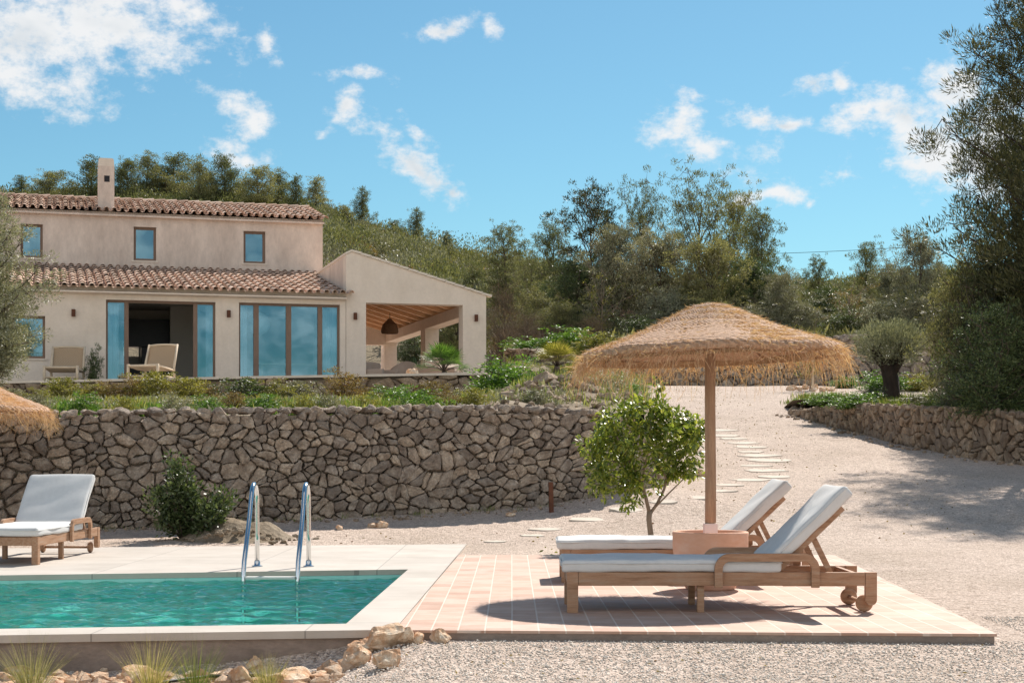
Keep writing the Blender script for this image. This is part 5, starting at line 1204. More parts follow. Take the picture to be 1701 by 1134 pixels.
# pollarded olive on the right bed
Yo = 36.6; zo = float(bed2_h(8.5, Yo)); rg = np.random.default_rng(4)
t = empty('olive_tree', 'pollarded olive with thick dark trunk and small silvery crown above the curving wall', 'tree', (gx(1482, Yo), Yo, zo-.05))
tr = MB(); tr.tube([(0.05, 0, 0), (0, 0, .2), (-.03, 0, .5), (-.08, .02, .8), (-.15, .02, .98)], [.24, .19, .18, .17, .12], 12)
tr.tube([(-.05, 0, .62), (.1, .02, .85), (.22, .02, 1.05)], [.13, .11, .07], 9); tr.tube([(-.1, 0, .75), (-.28, .02, .95), (-.42, 0, 1.1)], [.1, .08, .05], 8)
for k in range(16): a = rg.uniform(0, 6.28); tr.tube([(-.1+.1*math.cos(a), .1*math.sin(a), .95), (-.05+.4*math.cos(a), .3*math.sin(a), 1.2), (.4*math.cos(a), .4*math.sin(a), 1.35)], [.03, .02, .006], 5)
for v_i, v_ in enumerate(tr.v): tr.v[v_i] = tuple(np.array(v_)+np.random.default_rng(v_i).normal(0, .012, 3))
tr.build('trunk', M['darkbark'], t, smooth=True)
n = 12000; g = rg.normal(size=(n, 3)); g /= np.linalg.norm(g, axis=1)[:, None]; lob = 1+.22*np.sin(g[:, 0]*7+g[:, 2]*5)*np.sin(g[:, 1]*6+1)
P = g*(rg.random(n)**.42)[:, None]*lob[:, None]*np.array([.86, .8, .52])+np.array([-.02, 0, 1.36]); quads('crown', leafq(rg, P, g*.7+np.array([0, 0, .7])+rg.normal(0, .3, (n, 3)), .075, .016), M['l_olive'], t)
# olive at the left edge
Yo = 30.0; X = gx(-38, Yo); bigtree('olive_tree', 'silvery olive tree at the left picture edge in front of the house', (X, Yo, bh(X, Yo)-.1), 'ol', 'l_olive', 'bark', seed=44, H=3.7, th=.7, Rm=1.02, env='oval', r0=.13, nl=60, npl=13, cr=.19, nleaf=120, L=.065, W=.015, up=.25, out=.8, lobes=.3, elev=(-.1, 1.1))
# citrus tree
Yc = 17.6; Xc = gx(1083, Yc); rg = np.random.default_rng(12)
t = empty('citrus_tree', 'small round lemon tree with glossy leaves left of the parasol pole', 'tree', (Xc, Yc, gh(Xc, Yc)-.03)); k_ = Yc/F
L_ = lambda px, py, dy=0: ((px-1083)*k_, dy, (909-py)*k_+.03)
tr = MB(); tr.tube([L_(1084, 912), L_(1081, 880), L_(1078, 856), L_(1079, 842)], [.036, .031, .029, .03], 12)
for pts, r0 in (([(1079, 846), (1073, 822), (1067, 800), (1052, 770), (1030, 735), (1018, 705)], .022), ([(1080, 846), (1092, 830), (1104, 806), (1112, 775), (1117, 740), (1120, 705)], .020), ([(1090, 834), (1112, 812), (1135, 790), (1150, 765)], .010),
                ([(1067, 800), (1070, 770), (1078, 735), (1080, 695)], .012), ([(1108, 790), (1095, 765), (1092, 720)], .01), ([(1052, 770), (1035, 765), (1005, 755)], .009), ([(1117, 745), (1140, 725), (1155, 700)], .009)):
    tr.tube([L_(x, y, (i*.03*(1 if x > 1083 else -1))) for i, (x, y) in enumerate(pts)], [r0*(1-.7*i/len(pts)) for i in range(len(pts))], 8)
tr.build('trunk', M['barkp'], t, smooth=True)
cl = []
for cx_, cy_, r_, nn_ in ((1005, 715, 34, 13), (1040, 690, 34, 14), (1085, 680, 34, 14), (1125, 695, 32, 13), (1148, 725, 26, 9), (1010, 755, 30, 10), (1045, 740, 36, 13), (1090, 730, 36, 14), (1130, 755, 28, 9), (1000, 785, 22, 6), (1050, 785, 26, 7), (1100, 775, 26, 7), (1140, 775, 18, 4), (1048, 815, 12, 3), (1085, 815, 14, 2), (992, 740, 18, 5), (1158, 700, 14, 4), (1090, 665, 16, 4), (1050, 800, 18, 4), (1018, 795, 16, 4)):
    for _ in range(nn_): a = rg.normal(0, .55, 3); cl.append((np.array(L_(cx_, cy_))+a*r_*k_*np.array([1, 1.2, 1])+np.array([0, rg.normal(0, .12), 0])))
cl = np.array(cl); idx = np.repeat(np.arange(len(cl)), 38); n = len(idx); g = rg.normal(size=(n, 3)); g /= np.linalg.norm(g, axis=1)[:, None]
P = cl[idx]+g*(rg.random(n)**.5)[:, None]*.085; D = g*.8+np.array([0, 0, -.05])+rg.normal(0, .4, (n, 3)); D /= np.linalg.norm(D, axis=1)[:, None]
S = np.cross(D, rg.normal(size=(n, 3))*.4+np.array([0, 0, 1])); S /= np.linalg.norm(S, axis=1)[:, None]; LL = rg.uniform(.045, .085, n)[:, None]; WW = LL*.25
Nn = np.cross(S, D); A = P; B = P+D*LL; m1 = P+D*LL*.35; m2 = P+D*LL*.7; dr = Nn*LL*.1
V = np.concatenate([np.stack([A, m1+S*WW-dr*0, m2+S*WW*.8, B-dr*1.4], 1), np.stack([A, B-dr*1.4, m2-S*WW*.8, m1-S*WW], 1)]); quads('crown', V, M['l_citrus'], t)
# shrub growing against the tall wall
rg = np.random.default_rng(14); Ys = 19.35; Xs = gx(318, Ys)
t = empty('shrub', 'dark glossy shrub growing against the tall wall left of the pool ladder', 'shrub', (Xs, Ys, gh(Xs, Ys)-.03)); k_ = Ys/F; tr = MB(); cl = []
for i in range(30):
    a = rg.uniform(-1, 1); tx = (a*74 if i > 14 else rg.uniform(-48, 10)); hy = rg.uniform(62, 140)*(1 if -50 < tx < 15 else .62); p1 = np.array([tx*k_, rg.uniform(-.25, .2), hy*k_])
    p0 = np.array([rg.uniform(-.12, .12), rg.uniform(-.05, .05), 0]); mid = (p0*.4+p1*.6)*np.array([.8, 1, .9]); tr.tube([p0, mid, p1], [.012, .008, .003], 5)
    for s_ in np.linspace(.3, 1, 9): cl.append(p0+(p1-p0)*s_+rg.normal(0, .035, 3))
tr.build('stem', M['bark'], t, smooth=True); cl = np.array(cl); idx = np.repeat(np.arange(len(cl)), 26); n = len(idx); g = rg.normal(size=(n, 3)); g /= np.linalg.norm(g, axis=1)[:, None]
quads('foliage', leafq(rg, cl[idx]+g*(rg.random(n)**.5)[:, None]*.085, g+np.array([0, 0, .4])+rg.normal(0, .3, (n, 3)), .06, .03), M['l_dkgreen'], t)
# shrubs in front of the house terrace
FRS = [(22, 664, 60, 26, 'bushA', 'l_olived', 'small grey green plant by the left parasol top'), (102, 660, 74, 46, 'bushA', 'l_ygreen', 'yellow green shrub below the left lounge chair'), (70, 668, 60, 34, 'bushB', 'l_ygreen', 'low yellow shrub just left of the one below the left chair'),
       (190, 662, 90, 42, 'bushB', 'l_rust', 'reddish brown shrub between the two lounge chairs'), (158, 664, 60, 36, 'bushA', 'l_ygreen', 'small yellow green shrub right of the left chair'), (222, 660, 60, 54, 'bushB', 'l_rust', 'brown tipped shrub left of the right lounge chair'), (262, 660, 84, 60, 'bushA', 'l_ygreen', 'tall yellow green shrub in front of the right lounge chair'),
       (318, 662, 76, 48, 'bushA', 'l_ygreen', 'olive yellow shrub below the open sliding door'), (352, 664, 50, 40, 'bushB', 'l_rust', 'small brown shrub between sliding doors'), (408, 662, 90, 48, 'bushA', 'l_dkgreen', 'dark green shrub at the left end of the closed glass door'), (455, 662, 90, 46, 'bushB', 'l_ygreen', 'green and brown shrub below the closed glass door'),
       (500, 664, 80, 44, 'bushA', 'l_olived', 'dull green shrub at the right end of the closed glass door'), (572, 664, 86, 74, 'bushB', 'l_rust', 'tall thin russet shrub in front of the left porch pier'), (610, 666, 70, 40, 'bushB', 'l_rust', 'low russet shrub right of the tall one'), (655, 672, 90, 44, 'bushC', 'l_green', 'bright green shrub below the porch opening'),
       (720, 668, 80, 48, 'bushA', 'l_rust', 'dull olive brown shrub below the fan palm'), (765, 670, 60, 40, 'bushB', 'l_olived', 'small grey brown shrub left of the large round green one'), (840, 674, 126, 112, 'bushC', 'l_green', 'large round bright green shrub below the porch corner'), (875, 664, 80, 44, 'bushC', 'l_green', 'leafy light green shrub right of the large round one'),
       (935, 652, 80, 28, 'bushA', 'l_ygreen', 'low green plant on top of the rubble mound'), (1000, 664, 80, 28, 'bushC', 'l_olived', 'low grey green plant on the bank above the citrus tree'), (1045, 670, 66, 26, 'bushC', 'l_green', 'fresh green low plant at the bank edge above the citrus tree'), (968, 640, 80, 24, 'bushB', 'l_ygreen', 'yellow grassy plant left of the short reddish wall')]
NB = [(140, 676, 60, 26, 'bushC', 'l_green', 'low fresh plant behind the wall top right of the left parasol'), (205, 678, 50, 18, 'bushA', 'l_ygreen', 'small yellowish plant behind the wall top below the brown shrub'), (285, 677, 70, 26, 'bushB', 'l_olived', 'thin grey plant behind the wall top below the right lounge chair'),
      (345, 678, 60, 22, 'bushC', 'l_green', 'small bright plant behind the wall top below the open door'), (390, 677, 50, 26, 'bushA', 'l_rust', 'little brown plant behind the wall top left of the dark green shrub'), (440, 678, 80, 26, 'bushC', 'l_green', 'spreading green plant behind the wall top below the closed door'),
      (505, 677, 60, 30, 'bushB', 'l_ygreen', 'upright yellow plant behind the wall top below the closed door right end'), (545, 678, 60, 22, 'bushA', 'l_olived', 'low grey plant behind the wall top left of the tall russet shrub'), (605, 678, 56, 26, 'bushC', 'l_ygreen', 'yellow green plant behind the wall top below the left porch pier'),
      (690, 676, 84, 34, 'bushC', 'l_green', 'broad bright plant behind the wall top below the porch'), (752, 677, 64, 26, 'bushB', 'l_rust', 'brownish plant behind the wall top below the right porch pier'), (790, 674, 56, 30, 'bushA', 'l_ygreen', 'yellow green plant left of the large round green shrub'),
      (885, 672, 60, 26, 'bushA', 'l_olived', 'grey plant among the boulders right of the large round shrub'), (60, 678, 60, 22, 'bushA', 'l_olived', 'low plant behind the wall top above the left parasol')]
for px, by, w_, h_, k_, mt, lb in NB:
    X = gx(px, 22.6); Y = float(wallY(X))+.75+rgv.uniform(0, 1.2); X = gx(px, Y); z = bh(X, Y)-.04
    place(k_, (X, Y, z), w_*Y/F*1.1, max(gz(by-h_, Y)-z, .16), mt, 'plant', lb, 'plant')
for px, by, w_, h_, k_, mt, lb in FRS:
    Y = 37.0 if by < 668 else 33.0
    if px > 900: Y = 30.0 if px < 960 else 27.5
    if px == 968: Y = 40
    X = gx(px, Y); z = bh(X, Y)-.05; place(k_, (X, Y, z), w_*Y/F*1.12, max(gz(by-h_*.72, Y)-z, .25), mt, 'shrub', lb, 'shrub', rz=rgv.uniform(0, 6.28))
X, Y = gx(156, 44.0), 44.0; place('bushB', (X, Y, ZF), .62, 1.05, 'l_dkgreen', 'shrub', 'dark small shrub against the house wall right of the left lounge chair', 'shrub')
for px, py, Y, w_, h_, mt, lb in ((1468, 640, 47, 90, 26, 'l_green', 'green plant at the foot of the far wall left of the pine'), (1405, 640, 50, 50, 18, 'l_green', 'small green plant at the foot of the far wall behind the canopy'), (1525, 640, 47, 60, 22, 'l_ygreen', 'yellow green plant at the foot of the far wall right of the olive'),
                                  (1425, 668, 33.6, 90, 20, 'l_green', 'bright green plant left of the pollarded olive on the curving wall'), (1372, 672, 35.4, 70, 14, 'l_green', 'low green plant near the start of the curving wall'), (1450, 664, 35.0, 50, 24, 'l_dkgreen', 'spiky dark plant beside the pollarded olive trunk'), (1530, 668, 33, 80, 18, 'l_olived', 'low grey plant right of the pollarded olive'),
                                  (990, 590, 52, 80, 44, 'l_ygreen', 'yellow green bush on the bank behind the left end of the canopy'), (1060, 585, 53, 90, 30, 'l_olive', 'silvery plant on the far wall top left of the pole'), (880, 585, 54, 100, 26, 'l_green', 'green flowering border plant right of the porch'), (950, 575, 54, 110, 34, 'l_green', 'leafy green border plant above the russet wall')):
    X = gx(px, Y); z = (gh(X, Y) if px > 1400 and Y > 44 else (float(bed2_h(X, Y)) if px > 1200 else bh(X, Y))); z = min(z, gz(py, Y)+.3) if px > 1200 else z
    place('bushC', (X, Y, z-.03), w_*Y/F, max(gz(py-h_, Y)-z, .3), mt, 'plant', lb, 'plant')
# sapling in a ring of rocks
Y = 47.5; X = gx(1346, Y); z = gh(X, Y)
t = place('sparse', (X, Y, z-.05), 1.6, 2.5, 'l_ygreen', 'sapling', 'thin young tree in a ring of rocks behind the right side of the canopy fringe', 'tree', bark='barkp')
MB().box(-.03, .03, -.03, .03, 0, 1.2).build('stake', M['raw_wood'], None, loc=(X+.05, Y-.12, z)); o = COL.objects[-1]; tag(o, 'pale wooden stake supporting the young tree in the rock ring', 'stake')
for k in range(11):
    a = 2*math.pi*k/11+rgv.uniform(-.1, .1); x, y = X+.62*math.cos(a), Y+.6*math.sin(a)-.1
    rock('rock', rgv, (x, y, gh(x, y)+.06), (.17, .13, .11), M['rock'], 'pinkish rock in the ring round the young staked tree', group='rocks ringing the young tree', sub=2)
# fan palms and spiky plants
def fan_palm(label, loc, n, L, blade, seed, mat='l_green', trunk=.25):
    rg = np.random.default_rng(seed); t = empty('fan_palm', label, 'palm', loc); tr = MB(); tr.tube([(0, 0, 0), (0, 0, trunk*.6), (.01, 0, trunk)], [.09, .1, .07], 10); Q = []
    for i in range(n):
        az = i*2.4; el_ = rg.uniform(.1, 1.45); d = np.array([math.cos(az)*math.cos(el_), math.sin(az)*math.cos(el_), math.sin(el_)]); p0 = np.array([0, 0, trunk]); p1 = p0+d*L*rg.uniform(.6, 1)
        tr.tube([p0, (p0+p1)/2+np.array([0, 0, .03]), p1], [.012, .009, .007], 5); s_ = np.cross(d, [0, 0, 1.]); s_ /= np.linalg.norm(s_)
        for k in range(15):
            w = -1.25+2.5*k/14; b = d*math.cos(w)+s_*math.sin(w)+np.array([0, 0, -.12*abs(w)]); b /= np.linalg.norm(b); sd = np.cross(b, np.cross(d, s_)); sd /= np.linalg.norm(sd)
            e = p1+b*blade*rg.uniform(.85, 1.1)+np.array([0, 0, -.05]); Q.append([p1, p1+b*blade*.5+sd*.014, e, p1+b*blade*.5-sd*.014])
    tr.build('stem', M['bark'], t, smooth=True); quads('fronds', np.array(Q), M[mat], t); return t
fan_palm('green fan palm in front of the porch opening beside the right pier', (gx(738, 41.6), 41.6, ZF-.05), 34, .5, .42, 3)
fan_palm('pale green fan palm on the bank between porch and parasol', (gx(925, 47), 47, bh(gx(925, 47), 47)), 30, .5, .5, 5, 'l_ygreen', .2)
fan_palm('small fan palm under the left end of the parasol canopy', (gx(958, 42), 42, bh(gx(958, 42), 42)), 20, .3, .3, 6, 'l_ygreen', .15)
t = empty('broadleaf_plant', 'upright broad leaved plant just right of the porch corner', 'plant', (gx(820, 46), 46, bh(gx(820, 46), 46)+.1)); Q = []; rg = np.random.default_rng(3)
for i in range(11):
    az = i*2.4; d = np.array([math.cos(az)*.45, math.sin(az)*.45, 1]); d /= np.linalg.norm(d); s_ = np.cross(d, [math.cos(az), math.sin(az), -.2]); s_ /= np.linalg.norm(s_); L0 = rg.uniform(.5, .9); p = np.zeros(3)
    for k in range(4): w0, w1 = .09*math.sin(math.pi*(k/4*.9+.08)), .09*math.sin(math.pi*((k+1)/4*.9+.08)); q = p+d*L0/4; Q.append([p-s_*w0, p+s_*w0, q+s_*w1, q-s_*w1]); p = q; d = d+np.array([math.cos(az)*.12, math.sin(az)*.12, -.05]); d /= np.linalg.norm(d)
quads('leaves', np.array(Q), M['l_green'], t)
# feather grass tufts in the foreground
def tuft(label, loc, h, n, seed, spread, mat='l_feather'):
    rg = np.random.default_rng(seed); a = rg.uniform(0, 6.28, n); r = rg.random(n)**.6; P = np.stack([np.cos(a)*r*.028, np.sin(a)*r*.028, np.zeros(n)], 1)
    D = np.stack([np.cos(a)*r*spread+rg.normal(0, .1, n), np.sin(a)*r*spread+rg.normal(0, .1, n), np.ones(n)], 1); D /= np.linalg.norm(D, axis=1)[:, None]; L0 = h*rg.uniform(.5, 1.12, n)[:, None]/6
    S = np.cross(D, rg.normal(size=(n, 3))); S /= np.linalg.norm(S, axis=1)[:, None]; w = .0014; Q = []; G = np.stack([np.cos(a)*r, np.sin(a)*r, -.35*np.ones(n)], 1)*rg.uniform(.02, .22, n)[:, None]*spread*1.5
    for k in range(6): w0, w1 = w*(1-k/6.5), w*(1-(k+1)/6.5); P2 = P+D*L0; Q.append(np.stack([P-S*w0, P+S*w0, P2+S*w1, P2-S*w1], 1)); P = P2; D = D+G; D /= np.linalg.norm(D, axis=1)[:, None]
    o = quads('grass_tuft', np.concatenate(Q), M[mat], None, loc); return tag(o, label, 'grass tuft', 'feather grass tufts in front of the pool wall')
for px, Y, h, n, sp, mt, lb in ((52, 8.42, .36, 360, .5, 'l_feather', 'wide green and straw feather grass tuft, leftmost in the foreground'), (250, 8.42, .36, 320, .42, 'l_feather', 'yellow feather grass tuft, second from the left in the foreground'),
                                (325, 8.36, .35, 300, .4, 'l_grass', 'greener feather grass tuft, third from the left in the foreground'), (445, 8.55, .24, 380, .45, 'l_feather', 'smallest pale feather grass tuft beside the pointed cream stone')):
    X = gx(px, Y); tuft(lb, (X, Y, gh(X, Y)-.005), h, n, int(px), sp, mt)
# grass and ground cover: beyond counting
def cover(name, n, fn, L, W, mat, label, seed, up=1.0, lean=.5, cl=14):
    rg = np.random.default_rng(seed); c = [fn(rg) for _ in range(n)]; c = np.array([q for q in c if q is not None]); idx = np.repeat(np.arange(len(c)), cl); m_ = len(idx)
    s_ = (.4+1.3*rg.random(len(c))**2)[idx]; P = c[idx]+rg.normal(0, 1, (m_, 3))*np.array([.07, .07, .0])*(s_*L/.12)[:, None]; D = rg.normal(0, lean, (m_, 3)); D[:, 2] = abs(D[:, 2])*.3+up
    Q = leafq(rg, P, D, L*s_, W*s_); return tag(quads(name, Q, M[mat]), label, None, None, 'stuff')
def g1(rg):
    px = rg.uniform(80, 800); y = rg.uniform(21.5, 34)
    if rg.random() < .6: y = rg.uniform(21, 25)
    x = gx(px, y)
    if y < float(wallY(x))+.45: y = float(wallY(x))+.45+rg.random()*1.2; x = gx(px, y)
    if math.sin(px*.03)+math.sin(px*.011+1)+rg.normal(0, .6) < .25: return None
    return x, y, bh(x, y)
cover('grass', 1100, g1, .13, .010, 'l_grass', 'fresh green grass and weeds behind the top of the tall wall', 61, 1.1, .35)
cover('ground_cover', 3400, g1, .08, .03, 'l_green', 'leafy green weeds on the bank below the house', 62, .7, .6)
def g1b(rg):
    y = 21.3+rg.random()**.8*17; x = gx(rg.uniform(60, 830), y); y = max(y, float(wallY(x))+.42)
    return x, y, bh(x, y)
cover('ground_cover', 1500, g1b, .09, .026, 'l_olive', 'grey green herbs covering the bare earth below the house', 68, .8, .6)
cover('grass', 700, g1b, .10, .012, 'l_ygreen', 'yellowing wild grass over the bank below the house', 69, 1.0, .5)
def g2(rg):
    y = rg.uniform(24, 60); x = rg.uniform(-.9 if y < 42 else -.2, 4.2)
    if x > float(edgeX(y)) or y < float(wallY(min(x, 2)))+.4: return None
    if (x*3.1 % 1)+math.sin(y*.9)*.4+rg.normal(0, .5) < .2: return None
    return x, y, bh(x, y)
cover('ground_cover', 3200, g2, .10, .03, 'l_olive', 'grey green ground cover over the bank right of the porch', 63, .8, .6)
cover('grass', 3000, g2, .14, .014, 'l_grass', 'grass tufts over the bank right of the porch', 64, 1.1, .4)
def g3(rg):
    y = rg.uniform(28, 39.5); x = float(np.interp(y, [p[0] for p in BW[::-1]], [p[1] for p in BW[::-1]]))+.25+rg.random()**1.5*3.2; return x, y, float(bed2_h(x, y))
cover('grass', 1500, g3, .12, .014, 'l_grass', 'green grass along the top of the curving wall', 65, 1.0, .5)
def g4(rg):
    y = rg.uniform(56.6, 75); x = rg.uniform(3, 18); return x, y, float(bed3_h(x, y))
cover('scrub', 2600, g4, .34, .06, 'l_pine2', 'low scrub filling the slope behind the far wall', 66, .8, .7, 22)
def g5(k):
    def f(rg):
        y = rg.uniform(58, 76); x = gx(rg.uniform(790, 1010), y)
        if y < 56: return None
        return x, y, bh(x, y)
    return f
cover('scrub', 900, g5(0), .3, .05, 'l_dry', 'brown brushwood on the bank behind the border plants', 67, .9, .7, 22)
# hillside scrub: hundreds of low bushes running into one another
def hillscrub(mat, seed, n, label, r=(.6, 1.9), lo=74, hi=132, pxr=(500, 1760)):
    rg = np.random.default_rng(seed); Q = []
    Y = lo+(hi-lo)*rg.random(n)**.85; px = rg.uniform(*pxr, n); X = (px-CX)/F*Y; Z = hill_h(X, Y)
    R_ = rg.uniform(*r, n)*(.75+.4*(Y-lo)/(hi-lo)); cnt = (240*R_).astype(int)+20; idx = np.repeat(np.arange(n), cnt); m_ = len(idx)
    g = rg.normal(size=(m_, 3)); g[:, 2] = abs(g[:, 2]); g /= np.linalg.norm(g, axis=1)[:, None]; lob = 1+.25*np.sin(g[:, 0]*6+idx)*np.sin(g[:, 1]*5+idx*2)
    P = np.stack([X, Y, Z], 1)[idx]+g*(R_[idx]*lob*rg.uniform(.72, 1.05, m_))[:, None]*np.array([1, 1, .85]); Q = leafq(rg, P, g*.6+np.array([0, 0, .6])+rg.normal(0, .4, (m_, 3)), .21, .075)
    return tag(quads('scrub', Q, M[mat]), label, None, None, 'stuff')
hillscrub('l_pine', 71, 460, 'dark green maquis covering the hillside')
hillscrub('l_olived', 72, 400, 'grey green maquis covering the hillside')
hillscrub('l_ygreen', 73, 120, 'yellowish maquis patches on the hillside', (.4, 1.0))
hillscrub('l_rust', 74, 200, 'brownish maquis patches on the hillside', (.4, 1.1))
hillscrub('l_pine', 75, 240, 'dark scrub between the ridge pines', (.6, 1.5), 112, 134, (-60, 560))

# fallen leaves, twigs and weeds on the gravel
def litter(n, fn, L, W, mat, label, seed, up=0.):
    rg = np.random.default_rng(seed); P = np.array([fn(rg) for _ in range(n)]); D = rg.normal(0, 1, (n, 3)); D[:, 2] = abs(D[:, 2])*.25+up
    return tag(quads('leaf_litter', leafq(rg, P, D, L, W), M[mat]), label, None, None, 'stuff')
def l1(rg):
    y = rg.uniform(18.8, 50); x = gx(rg.uniform(560, 1650), y)
    if x < float(edgeX(y))+.3 and y > 21: x = float(edgeX(y))+rg.uniform(.4, 3)
    if y > 26 and x > 6.2: x = rg.uniform(2.5, 6.2)
    return x, y, gh(x, y)+.004
litter(900, l1, .035, .02, 'l_rust', 'fallen leaves scattered over the gravel drive', 81)
def l2(rg):
    x = Xc+rg.normal(0, .6); y = Yc+rg.normal(0, .6); return x, y, gh(x, y)+.004
litter(160, l2, .05, .025, 'l_ygreen', 'fallen leaves under the lemon tree', 82)
def l3(rg):
    y = rg.uniform(7.9, 9.3); x = gx(rg.uniform(0, 1700), y); return x, y, gh(x, y)+.006
litter(220, l3, .022, .008, 'l_rust', 'dry leaf scraps on the foreground gravel', 83)
def l4(rg):
    x = rg.uniform(-7, 1.9); y = float(wallY(x))-.1-abs(rg.normal(0, .12)); return x, y, gh(x, y)
cover('grass', 90, l4, .07, .006, 'l_grass', 'thin weeds along the foot of the tall wall', 84, 1.0, .5, 9)
EXPO = .58; SKYTINT = (.285, .435, .445)
# ---------------------------------------------------------------- camera, light, sky
cam = bpy.data.cameras.new('camera'); co_ = bpy.data.objects.new('camera', cam); COL.objects.link(co_); sc.camera = co_
co_.location = (0, 0, CH); co_.rotation_euler = (R(90), 0, 0); cam.sensor_width = 36; cam.sensor_fit = 'HORIZONTAL'
cam.lens = F/1701*36; cam.shift_y = (HZ-567)/1701; cam.shift_x = 0; cam.clip_end = 3000
sunv = Vector((.80, 1.75, 1.86)).normalized()
el = math.asin(sunv.z); az = math.atan2(sunv.x, sunv.y)
s = bpy.data.lights.new('sun', 'SUN'); so = bpy.data.objects.new('sun', s); COL.objects.link(so); s.energy = 4.8; s.angle = R(.5); s.color = (1, .93, .84)
so.rotation_euler = (-sunv).to_track_quat('-Z', 'Y').to_euler(); so.location = (5, 5, 30)
w = bpy.data.worlds.new('World'); sc.world = w; w.use_nodes = True; nt = w.node_tree; bg = nt.nodes['Background']
sky = N(nt, 'ShaderNodeTexSky', sky_type='NISHITA'); sky.sun_disc = False; sky.sun_elevation = el; sky.sun_rotation = az; sky.air_density = 1.0; sky.dust_density = .3; sky.ozone_density = 2.0
SKYS = .15
tint = mixc(nt, 1.0, sky.outputs[0], SKYTINT, 'MULTIPLY')
# clouds placed by compass direction and height
tc = N(nt, 'ShaderNodeTexCoord'); sx = N(nt, 'ShaderNodeSeparateXYZ'); nt.links.new(tc.outputs['Generated'], sx.inputs[0])
def mth(op, a, b=None, c=None, cl=False):
    n = N(nt, 'ShaderNodeMath', operation=op, use_clamp=cl)
    for i, v_ in enumerate((a, b, c)):
        if v_ is None: continue
        if isinstance(v_, (int, float)): n.inputs[i].default_value = v_
        else: nt.links.new(v_, n.inputs[i])
    return n.outputs[0]
azn = mth('ARCTAN2', sx.outputs[0], sx.outputs[1]); eln = mth('ARCSINE', sx.outputs[2])
uv = N(nt, 'ShaderNodeCombineXYZ'); nt.links.new(azn, uv.inputs[0]); nt.links.new(eln, uv.inputs[1])
def nz(scale, det, ro, st=(1, 1.5, 1), off=(0, 0, 0)):
    mp = N(nt, 'ShaderNodeMapping'); mp.inputs['Scale'].default_value = st; mp.inputs['Location'].default_value = off; nt.links.new(uv.outputs[0], mp.inputs['Vector'])
    n = N(nt, 'ShaderNodeTexNoise', noise_dimensions='2D'); n.inputs['Scale'].default_value = scale; n.inputs['Detail'].default_value = det; n.inputs['Roughness'].default_value = ro
    nt.links.new(mp.outputs[0], n.inputs['Vector']); return n
wp = nz(9, 3, .55); sub = N(nt, 'ShaderNodeVectorMath', operation='SUBTRACT'); sub.inputs[1].default_value = (.5, .5, .5); nt.links.new(wp.outputs['Color'], sub.inputs[0])
scl = N(nt, 'ShaderNodeVectorMath', operation='SCALE'); scl.inputs['Scale'].default_value = .045; nt.links.new(sub.outputs[0], scl.inputs[0])
adv = N(nt, 'ShaderNodeVectorMath', operation='ADD'); nt.links.new(uv.outputs[0], adv.inputs[0]); nt.links.new(scl.outputs[0], adv.inputs[1])
CL = [(40, 60, 190, 95, 0, 1.0), (190, 50, 160, 75, 10, 1.0), (120, 140, 110, 50, 0, .75), (300, 30, 80, 45, 15, .7), (450, 95, 18, 42, 0, .55), (735, 52, 42, 20, -15, .75), (800, 42, 16, 13, 0, .6),
      (597, 140, 52, 17, 5, .8), (572, 188, 32, 20, -35, .75), (365, 185, 62, 22, 22, .9), (412, 190, 30, 22, 0, .7), (400, 258, 58, 20, 10, .7), (690, 262, 88, 34, 24, .95), (755, 295, 34, 26, 0, .85), (706, 212, 30, 22, 0, .7), (524, 230, 18, 10, 0, .6),
      (1112, 205, 52, 48, 0, 1.0), (1150, 250, 62, 26, 25, .9), (1240, 196, 55, 20, 0, .75), (1290, 205, 40, 12, 5, .7), (1340, 147, 34, 18, 0, .8), (1392, 148, 22, 22, 0, .75), (1405, 205, 50, 26, -10, .8),
      (1490, 205, 85, 48, 0, 1.0), (1560, 235, 95, 60, -5, 1.05), (1600, 150, 60, 48, 0, 1.0), (1640, 220, 90, 90, 0, 1.0), (1265, 327, 72, 18, -8, .8), (1310, 318, 36, 16, 0, .75), (1258, 255, 26, 32, 0, .6), (1400, 290, 32, 11, 0, .5), (1357, 329, 10, 7, 0, .7), (1640, 300, 60, 25, 0, .8),
      (-300, 120, 220, 90, 0, 1), (2100, 130, 200, 80, 0, 1), (2500, 300, 250, 60, 0, .9)]
acc = None
for cx_, cy_, rx, ry, rt, wgt in CL:
    dx, dz = (cx_-CX)/F, (HZ-cy_)/F; u0 = math.atan2(dx, 1); v0 = math.asin(dz/math.sqrt(1+dx*dx+dz*dz))
    s1 = N(nt, 'ShaderNodeVectorMath', operation='SUBTRACT'); s1.inputs[1].default_value = (u0, v0, 0); nt.links.new(adv.outputs[0], s1.inputs[0])
    mp = N(nt, 'ShaderNodeMapping', vector_type='TEXTURE'); mp.inputs['Rotation'].default_value = (0, 0, R(-rt)); mp.inputs['Scale'].default_value = (rx/F*1.25, ry/F*1.25, 1); nt.links.new(s1.outputs[0], mp.inputs['Vector'])
    le = N(nt, 'ShaderNodeVectorMath', operation='LENGTH'); nt.links.new(mp.outputs[0], le.inputs[0])
    g = mth('MULTIPLY', mth('SUBTRACT', 1.0, le.outputs['Value']), wgt)
    acc = g if acc is None else mth('MAXIMUM', acc, g)
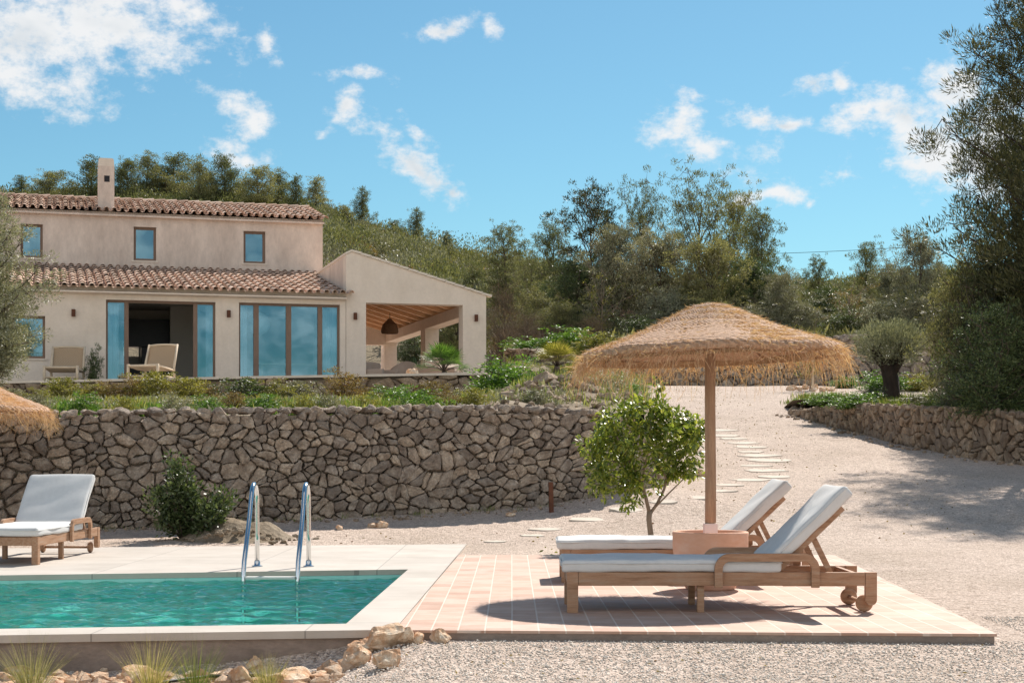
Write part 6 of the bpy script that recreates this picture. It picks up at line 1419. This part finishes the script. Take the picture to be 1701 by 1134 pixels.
fill_cloud = N(nt, 'ShaderNodeMapRange', interpolation_type='SMOOTHSTEP'); fill_cloud.inputs['From Min'].default_value = .05; fill_cloud.inputs['From Max'].default_value = .5; nt.links.new(mth('MULTIPLY', sx.outputs[1], -1.0), fill_cloud.inputs['Value'])  # mask of an unseen cloud bank behind the camera, added as fill light
acc = mth('MAXIMUM', acc, mth('SUBTRACT', mth('MULTIPLY', fill_cloud.outputs[0], 1.15), .7))
n1 = nz(26, 8, .62).outputs['Fac']; n2 = nz(75, 4, .68).outputs['Fac']
nn = mth('ADD', mth('MULTIPLY', mth('SUBTRACT', n1, .5), 1.9), mth('MULTIPLY', mth('SUBTRACT', n2, .5), 1.15))
den = mth('ADD', acc, nn)
mr = N(nt, 'ShaderNodeMapRange', interpolation_type='SMOOTHSTEP'); mr.inputs['From Min'].default_value = .02; mr.inputs['From Max'].default_value = .92; nt.links.new(den, mr.inputs['Value'])
lim = mth('MULTIPLY', mr.outputs[0], mth('GREATER_THAN', acc, -.4)); lim = mth('MULTIPLY', lim, .94)
thick = N(nt, 'ShaderNodeMapRange', interpolation_type='SMOOTHSTEP'); thick.inputs['From Min'].default_value = .8; thick.inputs['From Max'].default_value = 1.9; nt.links.new(mth('ADD', acc, mth('MULTIPLY', mth('SUBTRACT', nz(12, 4, .6, off=(.02, -.03, 0)).outputs['Fac'], .45), 3.0)), thick.inputs['Value'])
k = .95/SKYS/2**EXPO
cc = mixc(nt, thick.outputs[0], (.97*k, .97*k, .97*k), (.66*k, .72*k, .77*k))
cc = mixc(nt, 1.0, cc, mixc(nt, fill_cloud.outputs[0], (1, 1, 1), (1.65, 1.56, 1.47)), 'MULTIPLY')  # added fill clouds made brighter and warmer than the visible ones
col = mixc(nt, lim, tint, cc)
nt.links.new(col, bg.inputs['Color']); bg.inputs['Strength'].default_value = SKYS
sc.view_settings.view_transform = 'Standard'; sc.view_settings.look = 'None'; sc.view_settings.exposure = EXPO; w.cycles.sampling_method = 'MANUAL'; w.cycles.sample_map_resolution = 256; sc.view_settings.gamma = 1
sc.render.engine = 'CYCLES'
sc.cycles.transparent_max_bounces = 12; sc.cycles.max_bounces = 5; sc.cycles.diffuse_bounces = 3
